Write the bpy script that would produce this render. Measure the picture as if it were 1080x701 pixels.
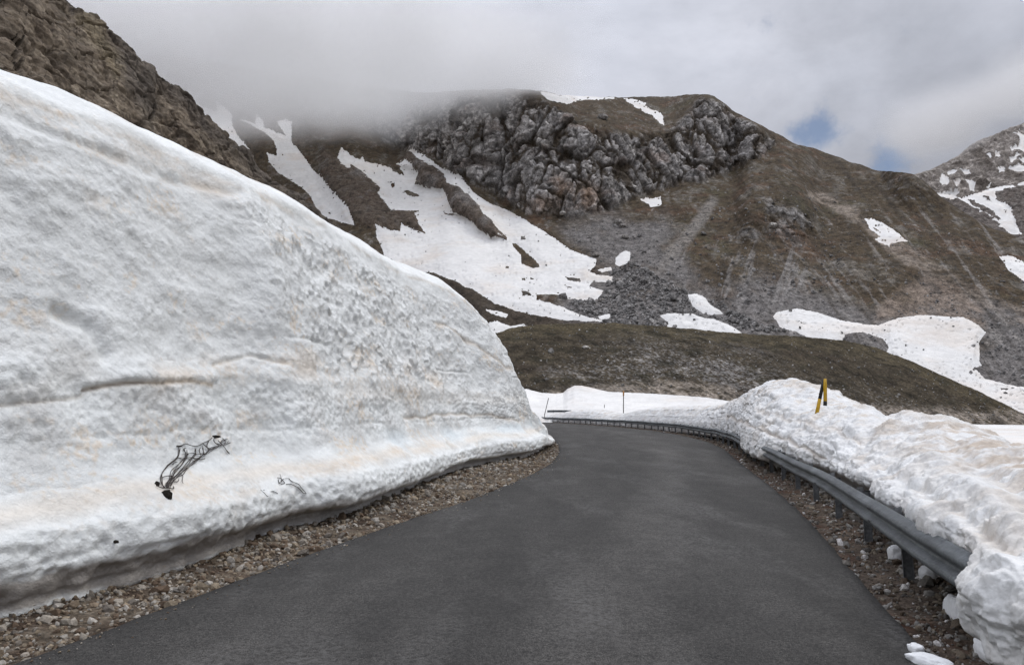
import bpy, math, random
import numpy as np
from mathutils import Vector, Matrix
for o in list(bpy.data.objects): bpy.data.objects.remove(o)
random.seed(7); RNG = np.random.default_rng(11)
C = bpy.context.scene.collection
R = math.radians
# ------------------------------------------------------------------ camera
F, CX, CY, HZ, EYE = 800.0, 540.0, 350.5, 432.0, 1.7
PITCH = math.atan((HZ - CY) / F)
scn = bpy.context.scene
cd = bpy.data.cameras.new('camera'); cam = bpy.data.objects.new('camera', cd); C.objects.link(cam)
cd.sensor_width = 36; cd.lens = F / 1080 * 36; cd.clip_start = .05; cd.clip_end = 30000
cam.location = (0, 0, EYE); cam.rotation_euler = (math.pi / 2 + PITCH, 0, 0)
scn.camera = cam
# ------------------------------------------------------------------ world / light / exposure
SUN_EL, SUN_AZ = R(55), R(64)        # azimuth clockwise from +Y
w = bpy.data.worlds.new('World'); scn.world = w; w.use_nodes = True
nt = w.node_tree; nt.nodes.clear(); N = nt.nodes.new; L = nt.links.new
def camdir(u, v):
    x = (u - CX) / F; y = (CY - v) / F
    c, s = math.cos(PITCH), math.sin(PITCH)
    return Vector((x, -s * y + c, c * y + s)).normalized()
out = N('ShaderNodeOutputWorld'); bg = N('ShaderNodeBackground'); bg.inputs[1].default_value = .1
sky = N('ShaderNodeTexSky'); sky.sky_type = 'NISHITA'; sky.sun_disc = False
sky.sun_elevation = SUN_EL; sky.sun_rotation = SUN_AZ; sky.altitude = 1800
tc = N('ShaderNodeTexCoord')
def wmath(op, a, b=None, c=None):
    n = N('ShaderNodeMath'); n.operation = op
    for i, q in enumerate((a, b, c)):
        if q is None: continue
        if hasattr(q, 'node'): L(q, n.inputs[i])
        else: n.inputs[i].default_value = q
    return n.outputs[0]
def wnoise(scale, detail, rough, stretch=(1, 1, 1), dist=0.):
    m = N('ShaderNodeMapping'); m.inputs['Scale'].default_value = stretch; L(tc.outputs['Generated'], m.inputs[0])
    n = N('ShaderNodeTexNoise'); n.inputs['Scale'].default_value = scale; n.inputs['Detail'].default_value = detail
    n.inputs['Roughness'].default_value = rough; n.inputs['Distortion'].default_value = dist
    L(m.outputs[0], n.inputs['Vector']); return n.outputs['Fac']
sep = N('ShaderNodeSeparateXYZ'); L(tc.outputs['Generated'], sep.inputs[0])
n1 = wnoise(2.2, 8, .55, (1, 1, 1.7), .3); n2 = wnoise(5.5, 6, .6, (1, 1, 1.5), .2); n3 = wnoise(16, 5, .62)
# overcast luminance: brighter towards the zenith
zz = wmath('MAXIMUM', sep.outputs['Z'], 0.)
lum = wmath('MULTIPLY_ADD', wmath('MULTIPLY', zz, zz), 1.9, .45)
lum = wmath('MULTIPLY', lum, wmath('MULTIPLY_ADD', wmath('SUBTRACT', n1, .5), 1.2, 1.))
lum = wmath('MULTIPLY', lum, wmath('MULTIPLY_ADD', wmath('SUBTRACT', n2, .5), .7, 1.))
tint = N('ShaderNodeMix'); tint.data_type = 'RGBA'
L(wmath('MULTIPLY_ADD', n1, 1.6, -.3), tint.inputs['Factor'])
tint.inputs['A'].default_value = (8.45, 8.95, 10.3, 1); tint.inputs['B'].default_value = (9.05, 9.2, 10.1, 1)
cl = N('ShaderNodeVectorMath'); cl.operation = 'SCALE'; L(tint.outputs['Result'], cl.inputs[0]); L(lum, cl.inputs['Scale'])
# breaks in the cloud where the blue shows
def hole(u, v, r, strength):
    d = N('ShaderNodeVectorMath'); d.operation = 'DISTANCE'
    L(tc.outputs['Generated'], d.inputs[0]); d.inputs[1].default_value = camdir(u, v)
    return wmath('MULTIPLY', wmath('MAXIMUM', wmath('SUBTRACT', 1., wmath('DIVIDE', d.outputs['Value'], r)), 0.), strength)
h = wmath('ADD', hole(860, 134, .05, 1.8), hole(938, 172, .045, 1.6))
h = wmath('ADD', h, wmath('ADD', hole(842, 165, .05, .35), hole(905, 130, .06, .3)))
h = wmath('ADD', h, wmath('MULTIPLY', wmath('SUBTRACT', n3, .55), 4.5))
hm = N('ShaderNodeMapRange'); hm.interpolation_type = 'SMOOTHSTEP'; L(h, hm.inputs[0])
hm.inputs[1].default_value = .3; hm.inputs[2].default_value = 1.9; hm.inputs[3].default_value = 0; hm.inputs[4].default_value = .75
mx = N('ShaderNodeMix'); mx.data_type = 'RGBA'; L(hm.outputs[0], mx.inputs['Factor'])
sk = N('ShaderNodeVectorMath'); sk.operation = 'SCALE'; L(sky.outputs[0], sk.inputs[0]); sk.inputs['Scale'].default_value = .9
L(cl.outputs[0], mx.inputs['A']); L(sk.outputs[0], mx.inputs['B'])
L(mx.outputs['Result'], bg.inputs[0]); L(bg.outputs[0], out.inputs[0])
sd = bpy.data.lights.new('sun', 'SUN'); sd.energy = 1.2; sd.angle = R(22); sd.color = (1, .965, .87)
sun = bpy.data.objects.new('sun', sd); C.objects.link(sun)
sdir = Vector((math.sin(SUN_AZ) * math.cos(SUN_EL), math.cos(SUN_AZ) * math.cos(SUN_EL), math.sin(SUN_EL)))
sun.rotation_euler = sdir.to_track_quat('Z', 'Y').to_euler()
scn.view_settings.view_transform = 'Standard'; scn.view_settings.look = 'None'
scn.view_settings.exposure = -0.2; scn.view_settings.gamma = 1; scn.view_settings.use_curve_mapping = False
scn.render.engine = 'CYCLES'
cy = scn.cycles
try: cy.use_denoising = True; cy.denoiser = 'OPENIMAGEDENOISE'; cy.denoising_prefilter = 'FAST'
except Exception: pass
cy.max_bounces = 16; cy.diffuse_bounces = 3; cy.volume_bounces = 14; cy.volume_step_rate = 1.0; cy.volume_max_steps = 64
# ------------------------------------------------------------------ numpy helpers
PERM = RNG.permutation(256).astype(np.int32); PERM = np.concatenate([PERM, PERM, PERM])
G3 = RNG.normal(size=(256, 3)).astype(np.float32); G3 /= np.linalg.norm(G3, axis=1)[:, None]
def perlin(x, y, z):
    x, y, z = (np.asarray(a, np.float32) for a in (x, y, z))
    xi, yi, zi = (np.floor(a).astype(np.int32) for a in (x, y, z))
    xf, yf, zf = x - xi, y - yi, z - zi
    xi &= 255; yi &= 255; zi &= 255
    fd = lambda t: t * t * t * (t * (t * 6 - 15) + 10)
    u, v, w_ = fd(xf), fd(yf), fd(zf)
    res = 0
    for a in (0, 1):
        pa = PERM[xi + a]; wa = u if a else 1 - u
        for b in (0, 1):
            pb = PERM[pa + yi + b]; wb = wa * (v if b else 1 - v)
            for c in (0, 1):
                g = G3[PERM[pb + zi + c]]
                d = g[..., 0] * (xf - a) + g[..., 1] * (yf - b) + g[..., 2] * (zf - c)
                res = res + d * wb * (w_ if c else 1 - w_)
    return res * 1.5
def fbm(x, y, z, oct=4, gain=.5, ridged=False):
    s = 0; a = 1; n = 0
    for i in range(oct):
        f = 2.03 ** i
        p = perlin(x * f + i * 17.3, y * f + i * 9.1, z * f + i * 5.7)
        if ridged: p = 1 - 2 * np.abs(p)
        s = s + a * p; n += a; a *= gain
    return s / n
def hash2(ix, iy, k):
    return PERM[(PERM[(PERM[ix & 255] + iy) & 255] + k) & 255].astype(np.float32) / 255.
def worley2(x, y, jit=.9):
    xi, yi = np.floor(x).astype(np.int32), np.floor(y).astype(np.int32)
    f1 = np.full(x.shape, 9., np.float32); f2 = f1.copy(); cid = np.zeros(x.shape, np.float32)
    for a in (-1, 0, 1):
        for b in (-1, 0, 1):
            cx, cy_ = xi + a, yi + b
            px = cx + .5 + jit * (hash2(cx, cy_, 1) - .5); py = cy_ + .5 + jit * (hash2(cx, cy_, 77) - .5)
            d = np.sqrt((x - px) ** 2 + (y - py) ** 2)
            nw = d < f1
            f2 = np.where(nw, f1, np.minimum(f2, d)); cid = np.where(nw, hash2(cx, cy_, 33), cid); f1 = np.where(nw, d, f1)
    return f1, f2, cid
def worley3(x, y, z, jit=.95, tilt=False):
    x, y, z = (np.asarray(a, np.float32) for a in (x, y, z))
    xi, yi, zi = (np.floor(a).astype(np.int32) for a in (x, y, z))
    f1 = np.full(x.shape, 9., np.float32); f2 = f1.copy(); cid = np.zeros(x.shape, np.float32); tl = np.zeros(x.shape, np.float32)
    for a in (-1, 0, 1):
        for b in (-1, 0, 1):
            for c in (-1, 0, 1):
                cx, cy_, cz = xi + a, yi + b, zi + c
                hh = PERM[(PERM[(PERM[cx & 255] + cy_) & 255] + cz) & 255]
                hx = PERM[hh + 1] / 255.; hy = PERM[hh + 91] / 255.; hz = PERM[hh + 177] / 255.
                d = ((x - cx - .5 - jit * (hx - .5)) ** 2 + (y - cy_ - .5 - jit * (hy - .5)) ** 2 + (z - cz - .5 - jit * (hz - .5)) ** 2).astype(np.float32)
                nw = d < f1
                f2 = np.where(nw, f1, np.minimum(f2, d)); cid = np.where(nw, PERM[hh + 210] / 255., cid); f1 = np.where(nw, d, f1)
                if tilt: g = G3[PERM[hh + 50]]; tl = np.where(nw, (x - cx - .5 - jit * (hx - .5)) * g[..., 0] + (y - cy_ - .5 - jit * (hy - .5)) * g[..., 1] + (z - cz - .5 - jit * (hz - .5)) * g[..., 2], tl)
    if tilt: return np.sqrt(f1), np.sqrt(f2), cid, tl
    return np.sqrt(f1), np.sqrt(f2), cid
def sstep(a, b, x):
    t = np.clip((x - a) / (b - a), 0, 1); return t * t * (3 - 2 * t)
def gsm(a, sig, axis=0):
    r = int(sig * 3 + 1); k = np.exp(-.5 * (np.arange(-r, r + 1) / sig) ** 2); k /= k.sum()
    a = np.moveaxis(a, axis, 0); p = np.concatenate([np.repeat(a[:1], r, 0), a, np.repeat(a[-1:], r, 0)])
    o = sum(k[i] * p[i:i + len(a)] for i in range(2 * r + 1)); return np.moveaxis(o, 0, axis)
def mixc(a, b, t):
    t = np.asarray(t)[..., None]; return a * (1 - t) + np.asarray(b, np.float32) * t
cP, sP = math.cos(PITCH), math.sin(PITCH)
def at(u, v, Y):                       # the point seen at photo pixel (u,v) whose world y is Y
    u, v, Y = np.broadcast_arrays(np.asarray(u, float), np.asarray(v, float), np.asarray(Y, float))
    x = (u - CX) / F; y = (CY - v) / F
    dy = -sP * y + cP; dz = cP * y + sP
    return np.stack([x / dy * Y, Y, EYE + dz / dy * Y], -1)
def elev(u, v):
    y = (CY - v) / F; return (cP * y + sP) / (-sP * y + cP)
def pix(P):
    P = np.asarray(P, float); x = P[..., 0]; y = P[..., 1]; z = P[..., 2] - EYE
    dep = np.maximum(cP * y + sP * z, 1e-3); up = -sP * y + cP * z
    return CX + F * x / dep, CY - F * up / dep
def sdist(u, v, poly):                 # signed distance (px), + inside
    poly = np.asarray(poly, float); q = np.roll(poly, -1, 0)
    ins = np.zeros(u.shape, bool); best = np.full(u.shape, 1e9)
    for (ax, ay), (bx, by) in zip(poly, q):
        cond = (ay > v) != (by > v)
        with np.errstate(divide='ignore', invalid='ignore'):
            xx = (bx - ax) * (v - ay) / (by - ay if by != ay else 1e-9) + ax
        ins ^= cond & (u < xx)
        dx, dy = bx - ax, by - ay; l2 = dx * dx + dy * dy + 1e-9
        t = np.clip(((u - ax) * dx + (v - ay) * dy) / l2, 0, 1)
        best = np.minimum(best, (u - ax - t * dx) ** 2 + (v - ay - t * dy) ** 2)
    d = np.sqrt(best); return np.where(ins, d, -d)
def TR(o, pts): return [(o[0] + x / o[2], o[1] + y / o[2]) for x, y in pts]
t1, t2, t3, t4 = (190, 80, 5.39), (340, 130, 5.39), (420, 230, 4.123), (500, 80, 4.673)
t5, t6, t7, t8 = (660, 190, 4.123), (860, 120, 4.673), (800, 260, 3.186), (0, 0, 3.896)
# ------------------------------------------------------------------ object helpers
def props(o, label=None, cat=None, group=None, kind=None):
    if label: o['label'] = label
    if cat: o['category'] = cat
    if group: o['group'] = group
    if kind: o['kind'] = kind
    return o
def raw_mesh(name, V, Fc, col=None, mat=None, smooth=True, parent=None):
    V = np.ascontiguousarray(V, np.float32).reshape(-1, 3)
    me = bpy.data.meshes.new(name); me.vertices.add(len(V)); me.vertices.foreach_set('co', V.ravel())
    Fc = np.ascontiguousarray(Fc, np.int32); k = Fc.shape[1]; n = len(Fc)
    me.loops.add(n * k); me.loops.foreach_set('vertex_index', Fc.ravel())
    me.polygons.add(n); me.polygons.foreach_set('loop_start', np.arange(n, dtype=np.int32) * k)
    me.polygons.foreach_set('use_smooth', np.full(n, smooth))
    if col is not None:
        a = me.color_attributes.new('Col', 'FLOAT_COLOR', 'POINT')
        c4 = np.ones((len(V), 4), np.float32); c4[:, :3] = np.asarray(col).reshape(-1, 3); a.data.foreach_set('color', c4.ravel())
    me.update(calc_edges=True); me.validate()
    if mat: me.materials.append(mat)
    o = bpy.data.objects.new(name, me); C.objects.link(o)
    if parent: o.parent = parent
    return o
def grid_faces(n, m, keep=None, flip=False):
    i = np.arange(n - 1)[:, None] * m + np.arange(m - 1)[None]
    f = np.stack([i, i + m, i + m + 1, i + 1], -1)
    if flip: f = f[..., ::-1]
    f = f.reshape(-1, 4)
    return f if keep is None else f[keep.ravel()]
def grid_obj(name, P, col=None, mat=None, smooth=True, keep=None, parent=None, flip=False):
    n, m = P.shape[:2]; f = grid_faces(n, m, keep, flip); V = P.reshape(-1, 3); c = None if col is None else np.broadcast_to(col, P.shape).reshape(-1, 3)
    if keep is not None:
        used = np.unique(f); mp = np.zeros(len(V), np.int32); mp[used] = np.arange(len(used)); f = mp[f]; V = V[used]; c = c[used] if c is not None else None
    return raw_mesh(name, V, f, c, mat, smooth, parent)
def gnormals(P):
    a = np.gradient(P, axis=0); b = np.gradient(P, axis=1); n = np.cross(a, b)
    return n / (np.linalg.norm(n, axis=-1, keepdims=True) + 1e-9)
def mat(name, base=None, rough=.9, nscale=(8, 40), namp=(.15, .1), bump=.3, bscale=20, bdist=.02, attr=True, metal=0., spec=.3, bscale2=None):
    m = bpy.data.materials.new(name); m.use_nodes = True; t = m.node_tree; p = t.nodes['Principled BSDF']
    p.inputs['Roughness'].default_value = rough; p.inputs['Metallic'].default_value = metal; p.inputs['Specular IOR Level'].default_value = spec
    g = t.nodes.new('ShaderNodeNewGeometry'); obc = t.nodes.new('ShaderNodeTexCoord')
    fac = None
    for sc, am in zip(nscale, namp):
        n = t.nodes.new('ShaderNodeTexNoise'); n.inputs['Scale'].default_value = sc; n.inputs['Detail'].default_value = 5; n.inputs['Roughness'].default_value = .6
        t.links.new(obc.outputs['Object'], n.inputs['Vector'])
        k = t.nodes.new('ShaderNodeMath'); k.operation = 'MULTIPLY_ADD'; t.links.new(n.outputs['Fac'], k.inputs[0]); k.inputs[1].default_value = 10 * am; k.inputs[2].default_value = 1 - 5 * am; k.use_clamp = False
        k2 = t.nodes.new('ShaderNodeMath'); k2.operation = 'MAXIMUM'; t.links.new(k.outputs[0], k2.inputs[0]); k2.inputs[1].default_value = .3; k = k2
        if fac is None: fac = k.outputs[0]
        else:
            q = t.nodes.new('ShaderNodeMath'); q.operation = 'MULTIPLY'; t.links.new(fac, q.inputs[0]); t.links.new(k.outputs[0], q.inputs[1]); fac = q.outputs[0]
    sc_ = t.nodes.new('ShaderNodeVectorMath'); sc_.operation = 'SCALE'; t.links.new(fac, sc_.inputs['Scale'])
    if attr:
        a = t.nodes.new('ShaderNodeVertexColor'); a.layer_name = 'Col'; t.links.new(a.outputs['Color'], sc_.inputs[0])
    else: sc_.inputs[0].default_value = base
    t.links.new(sc_.outputs[0], p.inputs['Base Color'])
    if bump:
        b = t.nodes.new('ShaderNodeBump'); b.inputs['Strength'].default_value = bump; b.inputs['Distance'].default_value = bdist
        n = t.nodes.new('ShaderNodeTexNoise'); n.inputs['Scale'].default_value = bscale; n.inputs['Detail'].default_value = 6; n.inputs['Roughness'].default_value = .65
        t.links.new(obc.outputs['Object'], n.inputs['Vector']); hsrc = n.outputs['Fac']
        if bscale2:
            v = t.nodes.new('ShaderNodeTexVoronoi'); v.inputs['Scale'].default_value = bscale2; t.links.new(obc.outputs['Object'], v.inputs['Vector'])
            q = t.nodes.new('ShaderNodeMath'); q.operation = 'ADD'; t.links.new(hsrc, q.inputs[0]); t.links.new(v.outputs['Distance'], q.inputs[1]); hsrc = q.outputs[0]
        t.links.new(hsrc, b.inputs['Height']); t.links.new(b.outputs[0], p.inputs['Normal'])
    return m
M_rock = mat('mountain rock and turf', rough=.95, nscale=(.3, 1.3), namp=(.28, .32), bump=.6, bscale=.7, bdist=1.2, spec=.15)
M_hill = mat('hill turf', rough=.97, nscale=(.25, 1.6), namp=(.3, .35), bump=.5, bscale=1.2, bdist=.3, spec=.1)
M_slope = mat('near rock slope', rough=.93, nscale=(.6, 5), namp=(.2, .22), bump=.7, bscale=5, bdist=.12, spec=.2, bscale2=3)
M_snowfar = mat('old snow', rough=.8, nscale=(.05, .4), namp=(.04, .035), bump=.6, bscale=.16, bdist=1.5, spec=.2)
M_snow = mat('snow bank', rough=.62, nscale=(1.2, 14), namp=(.04, .035), bump=.9, bscale=24, bdist=.03, spec=.35)
M_snowr = mat('snow bank coarse', rough=.65, nscale=(1.6, 18), namp=(.05, .05), bump=.6, bscale=13, bdist=.035, spec=.35)
M_earth = mat('verge earth', rough=.95, nscale=(3, 30), namp=(.25, .3), bump=.9, bscale=30, bdist=.03, spec=.15)
M_stone = mat('gravel stone', rough=.9, nscale=(6, 60), namp=(.1, .15), bump=.5, bscale=60, bdist=.01, spec=.2)
M_ground = mat('valley ground', base=(.10, .08, .058), attr=False, rough=.96, nscale=(.05, 1.2), namp=(.2, .25), bump=.5, bscale=2, bdist=.2, spec=.1)
# ------------------------------------------------------------------ ground sheet and plan curves
def curve(pts, n, sm=0):
    p = np.asarray(pts, float); d = np.r_[0, np.cumsum(np.linalg.norm(np.diff(p, axis=0), axis=1))]
    out = []
    t = np.linspace(0, d[-1], n)
    q = np.stack([np.interp(t, d, p[:, i]) for i in range(p.shape[1])], -1)
    if sm: e0, e1 = q[0].copy(), q[-1].copy(); q = gsm(q, sm); q[0], q[-1] = e0, e1
    return q
def resample(q, w):                      # spacing proportional to w at each point
    seg = np.linalg.norm(np.diff(q, axis=0), axis=1); wm = .5 * (w[1:] + w[:-1]); c = np.r_[0, np.cumsum(seg / wm)]
    t = np.linspace(0, c[-1], int(c[-1]) + 2)
    return np.stack([np.interp(t, c, q[:, i]) for i in range(q.shape[1])], -1)
def perp(q):                             # unit normal to the right of travel
    d = np.gradient(q[:, :2], axis=0); d /= np.linalg.norm(d, axis=1)[:, None]; return np.stack([d[:, 1], -d[:, 0]], -1)
RAIL = curve([(2.75, -2), (2.78, 1), (2.86, 3.2), (3.02, 4.92), (3.42, 6.5), (3.99, 8.2), (4.75, 11.1), (5.25, 13.1), (5.95, 16.2), (6.75, 20), (8.0, 26), (9.6, 33), (10.9, 41), (11.9, 52), (12.0, 64), (10.6, 78), (8.2, 92), (4.2, 108), (-4, 120), (-16, 128)], 1500, 14)
REDGE = RAIL - perp(RAIL) * np.interp(RAIL[:, 1], [0, 6, 9, 20, 40, 100], [.36, .33, .36, .38, .42, .5])[:, None]
LEDGE = curve([(-6.6, -8), (-5.0, -1.5), (-4.1, 2), (-3.37, 5.19), (-2.57, 8.55), (-1.92, 10.97), (-.74, 14.8), (.24, 18.9), (1.2, 23.9), (1.85, 30), (2.25, 36.8), (2.35, 45), (1.9, 56), (.6, 68), (-2.5, 82), (-9, 96), (-20, 106)], 1500, 14)
a = np.linspace(0, 1, 500)
rl = curve(LEDGE, 500); rr = curve(np.vstack([[(-.8, -8)], REDGE]), 500, 4)
k = np.linspace(0, 1, 61)
road = rl[:, None] * (1 - k[None, :, None]) + rr[:, None] * k[None, :, None]
edge_n = .03 * perlin(road[:, 0, 0] * 3, road[:, 0, 1] * 3, 0 * a)[:, None] * (1 - k) + .03 * perlin(road[:, -1, 0] * 3, road[:, -1, 1] * 3, 0 * a)[:, None] * k
rz = .05 * (1 - (2 * k - 1) ** 2)[None] * np.ones((500, 1)) + .012 * perlin(road[..., 0] * .5, road[..., 1] * .5, 0 * road[..., 0])
rz[:, 0] -= .0; 
P = np.dstack([road[..., 0] + edge_n, road[..., 1], rz + .004])
# asphalt skirt so the edge has a thickness
lowL = P[:, :1].copy(); lowL[..., 2] -= .07; lowR = P[:, -1:].copy(); lowR[..., 2] -= .07
P = np.concatenate([lowL, P, lowR], 1)
def asphalt():
    m = bpy.data.materials.new('asphalt'); m.use_nodes = True; t = m.node_tree; p = t.nodes['Principled BSDF']; Nn = t.nodes.new; Ll = t.links.new
    o = Nn('ShaderNodeTexCoord')
    def noise(s, d=4, r=.6, stretch=None):
        n = Nn('ShaderNodeTexNoise'); n.inputs['Scale'].default_value = s; n.inputs['Detail'].default_value = d; n.inputs['Roughness'].default_value = r
        if stretch:
            mp = Nn('ShaderNodeMapping'); mp.inputs['Scale'].default_value = stretch; mp.inputs['Rotation'].default_value = (0, 0, R(12)); Ll(o.outputs['Object'], mp.inputs[0]); Ll(mp.outputs[0], n.inputs['Vector'])
        else: Ll(o.outputs['Object'], n.inputs['Vector'])
        return n.outputs['Fac']
    def mr(x, a0, a1, b0, b1):
        n = Nn('ShaderNodeMapRange'); Ll(x, n.inputs[0]); n.inputs[1].default_value = a0; n.inputs[2].default_value = a1; n.inputs[3].default_value = b0; n.inputs[4].default_value = b1; return n.outputs[0]
    def mul(x, y):
        n = Nn('ShaderNodeMath'); n.operation = 'MULTIPLY'; Ll(x, n.inputs[0]); Ll(y, n.inputs[1]); return n.outputs[0]
    f = mul(mr(noise(.35, 3, .5, (1, .25, 1)), .3, .7, .84, 1.16), mr(noise(2.2, 5), .38, .62, .88, 1.12))
    f = mul(f, mr(noise(120, 2, .8), .4, .6, .45, 1.6)); f = mul(f, mr(noise(30, 4, .85), .42, .58, .55, 1.45)); f = mul(f, mr(noise(1.1, 4, .6, (1, .12, 1)), .4, .6, .88, 1.14))
    v = Nn('ShaderNodeTexVoronoi'); v.inputs['Scale'].default_value = 85; Ll(o.outputs['Object'], v.inputs['Vector'])
    f = mul(f, mr(v.outputs['Distance'], 0, .6, 1.18, .8))
    # worn lighter scuffs
    sc = mul(mr(noise(.7, 4, .6, (1, .3, 1)), .5, .62, 0, 1), mr(noise(16, 4, .8), .45, .58, 0, 1))
    c = Nn('ShaderNodeVectorMath'); c.operation = 'SCALE'; c.inputs[0].default_value = (.0345, .0325, .0302); wa = Nn('ShaderNodeVertexColor'); wa.layer_name = 'Col'; Ll(mul(f, wa.outputs['Color']), c.inputs['Scale'])
    mxx = Nn('ShaderNodeMix'); mxx.data_type = 'RGBA'; Ll(mr(sc, 0, 1, 0, .45), mxx.inputs['Factor']); Ll(c.outputs[0], mxx.inputs['A']); mxx.inputs['B'].default_value = (.14, .135, .13, 1)
    Ll(mxx.outputs['Result'], p.inputs['Base Color']); p.inputs['Roughness'].default_value = .82; p.inputs['Specular IOR Level'].default_value = .3
    b = Nn('ShaderNodeBump'); b.inputs['Strength'].default_value = .7; b.inputs['Distance'].default_value = .006; Ll(v.outputs['Distance'], b.inputs['Height']); Ll(b.outputs[0], p.inputs['Normal'])
    return m
kk = np.r_[0, k, 1][None]; wn = fbm(P[..., 0] * .25, P[..., 1] * .12, 0 * P[..., 0], 4)
wear = 1 + .48 * np.exp(-((kk - .60 - .04 * wn) / .10) ** 2) * (1 + wn) + .16 * np.exp(-((kk - .22) / .06) ** 2) + .12 * np.exp(-((kk - .84) / .04) ** 2) - .10 * np.exp(-((kk - .5) / .04) ** 2) - .16 * sstep(.10, 0, np.minimum(kk, 1 - kk)) + .16 * sstep(14, 45, P[..., 1])
props(grid_obj('road', P, np.repeat(wear[..., None], 3, -1), asphalt(), True, flip=True), kind='structure')
# ground
gr = np.r_[0, np.geomspace(2, 9000, 110)]; ga = np.linspace(0, 2 * np.pi, 181)
gx = gr[:, None] * np.cos(ga); gy = gr[:, None] * np.sin(ga)
def rail_side(x, y):                     # signed distance to the rail line, + on its valley side
    q = RAIL[::12]; nn = perp(RAIL)[::12]
    d = (x[..., None] - q[:, 0]) ** 2 + (y[..., None] - q[:, 1]) ** 2; j = d.argmin(-1)
    return np.sqrt(d.min(-1)) * np.sign((x - q[j, 0]) * nn[j, 0] + (y - q[j, 1]) * nn[j, 1])
def ground_z(x, y):
    s = rail_side(x, y); z = -.09 - 2.3 * sstep(3.5, 22, s)
    return z + .35 * sstep(6, 30, s) * perlin(x * .06, y * .06, 0 * x)
props(grid_obj('ground', np.dstack([gx, gy, ground_z(gx, gy)]), None, M_ground), kind='structure')
# verges
def verge(name, E, nrm, wid, colfn, h=.05):
    q = E; n, m = len(q), 60
    k = np.linspace(-.06, 1, m)
    X = q[:, None, 0] + nrm[:, None, 0] * k * wid; Y = q[:, None, 1] + nrm[:, None, 1] * k * wid
    Z = -.02 + h * sstep(0, .4, k)[None] + .035 * fbm(X * 2.2, Y * 2.2, 0 * X, 4) * sstep(0, .15, k)
    return props(grid_obj(name, np.dstack([X, Y, Z]), colfn(X, Y), M_earth, flip=True), kind='structure')
brown = np.array([.07, .048, .034], np.float32)
def vc_left(X, Y):
    n = fbm(X * 1.5, Y * 1.5, 0 * X + 3, 4); n2 = fbm(X * 9, Y * 9, 0 * X, 3)
    return mixc(mixc(np.zeros(X.shape + (3,), np.float32) + np.array([.115, .092, .068], np.float32), brown * .8, sstep(-.2, .25, n)), (.30, .26, .21), sstep(.1, .5, n2) * .6)
def vc_right(X, Y):
    n = fbm(X * 1.2, Y * 1.2, 0 * X + 8, 4); n2 = fbm(X * 10, Y * 10, 0 * X, 3)
    return mixc(mixc(np.zeros(X.shape + (3,), np.float32) + np.array([.085, .065, .05], np.float32), (.062, .034, .022), sstep(-.05, .3, n)), (.18, .155, .13), sstep(.15, .55, n2) * .5)
le = resample(LEDGE, .03 + .004 * np.abs(LEDGE[:, 1])); verge('road_verge', le, -perp(le), 3.2, vc_left, .07)
re_ = resample(REDGE, .03 + .004 * np.abs(REDGE[:, 1])); verge('road_verge', re_, perp(re_), 2.6, vc_right, .04)

# ------------------------------------------------------------------ left snow bank
FOOTPX = [(0, 640), (60, 628), (130, 607), (200, 590), (250, 575), (285, 560), (310, 548), (335, 546), (355, 549), (400, 531), (450, 510), (500, 490), (530, 484), (562, 480), (576, 474)]
fp = []
for u, v in FOOTPX:
    e = -elev(u, v); fp.append(((u - CX) / F * (1.55 / e) / (-sP * (CY - v) / F + cP), 1.55 / e))
FOOT = curve([(-8.2, -10), (-6.6, -4), (-5.6, 0), (-4.9, 3.6)] + fp + [(2.15, 38), (2.2, 44), (1.7, 56), (.2, 68), (-3, 82), (-12, 95)], 2500, 16)
SIL = np.array([(-400, -60), (-200, 10), (0, 73), (50, 93), (100, 111), (150, 135), (200, 159), (240, 177), (280, 195), (340, 222), (400, 249), (420, 259), (440, 275), (460, 290), (480, 306), (500, 325), (515, 342), (528, 360), (538, 380), (545, 398), (552, 416), (560, 432), (572, 448), (581, 460), (620, 474)])
q = resample(FOOT, .011 + .00115 * np.clip(FOOT[:, 1], 3, 80) * 1.0)
q = q[q[:, 1] > -8]
n_ = -perp(q); n_ = gsm(n_, 25); n_ /= np.linalg.norm(n_, axis=1)[:, None]
ks = np.interp(q[:, 1], [0, 16, 22, 28, 33, 38, 43, 50, 100], [1, 1, .92, .7, .48, .3, .2, .15, .15])
crest_off = 4.0 * ks
Cx = q[:, 0] + n_[:, 0] * crest_off; Cy = q[:, 1] + n_[:, 1] * crest_off
uu = CX + F * Cx / np.maximum(Cy, 1) / 1.0
for _ in range(3):
    vs = np.interp(uu, SIL[:, 0], SIL[:, 1]); H = EYE + elev(uu, vs) * Cy
    uu, _v = pix(np.stack([Cx, np.maximum(Cy, 1), H], -1))
H = np.where(Cy < 7, 5.6, H); H = np.where(q[:, 1] > 44, .35, H)
H = gsm(np.clip(H, .3, 6.4), 14)
prof = np.array([(1.1, -.15), (.75, .0), (.30, .02), (.10, .01), (.07, .04), (.09, .08), (.14, .13), (.13, .20), (.04, .28), (.0, .44), (.03, .60), (.10, .72), (.30, .86), (.56, 1.04), (.74, 1.32), (.84, 1.6), (.90, 1.85), (.90, 1.98), (.99, 2.06), (1.12, 2.3), (1.3, 2.8), (1.55, 3.5), (1.88, 4.3), (2.15, 4.85), (2.75, 5.2), (4.0, 5.58), (5.5, 5.75), (8, 5.6), (12, 4.2), (16, 1.5), (18, -.4)])
arc = np.r_[0, np.cumsum(np.hypot(*np.diff(prof, axis=0).T))]
vis = np.interp(arc, [0, arc[1], arc[26], arc[27], arc[-1]], [0, 30, 455, 475, 520])
tt = np.interp(np.arange(521), vis, arc)
po = gsm(np.interp(tt, arc, prof[:, 0]), 3); pz = gsm(np.interp(tt, arc, prof[:, 1]), 3)
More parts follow.
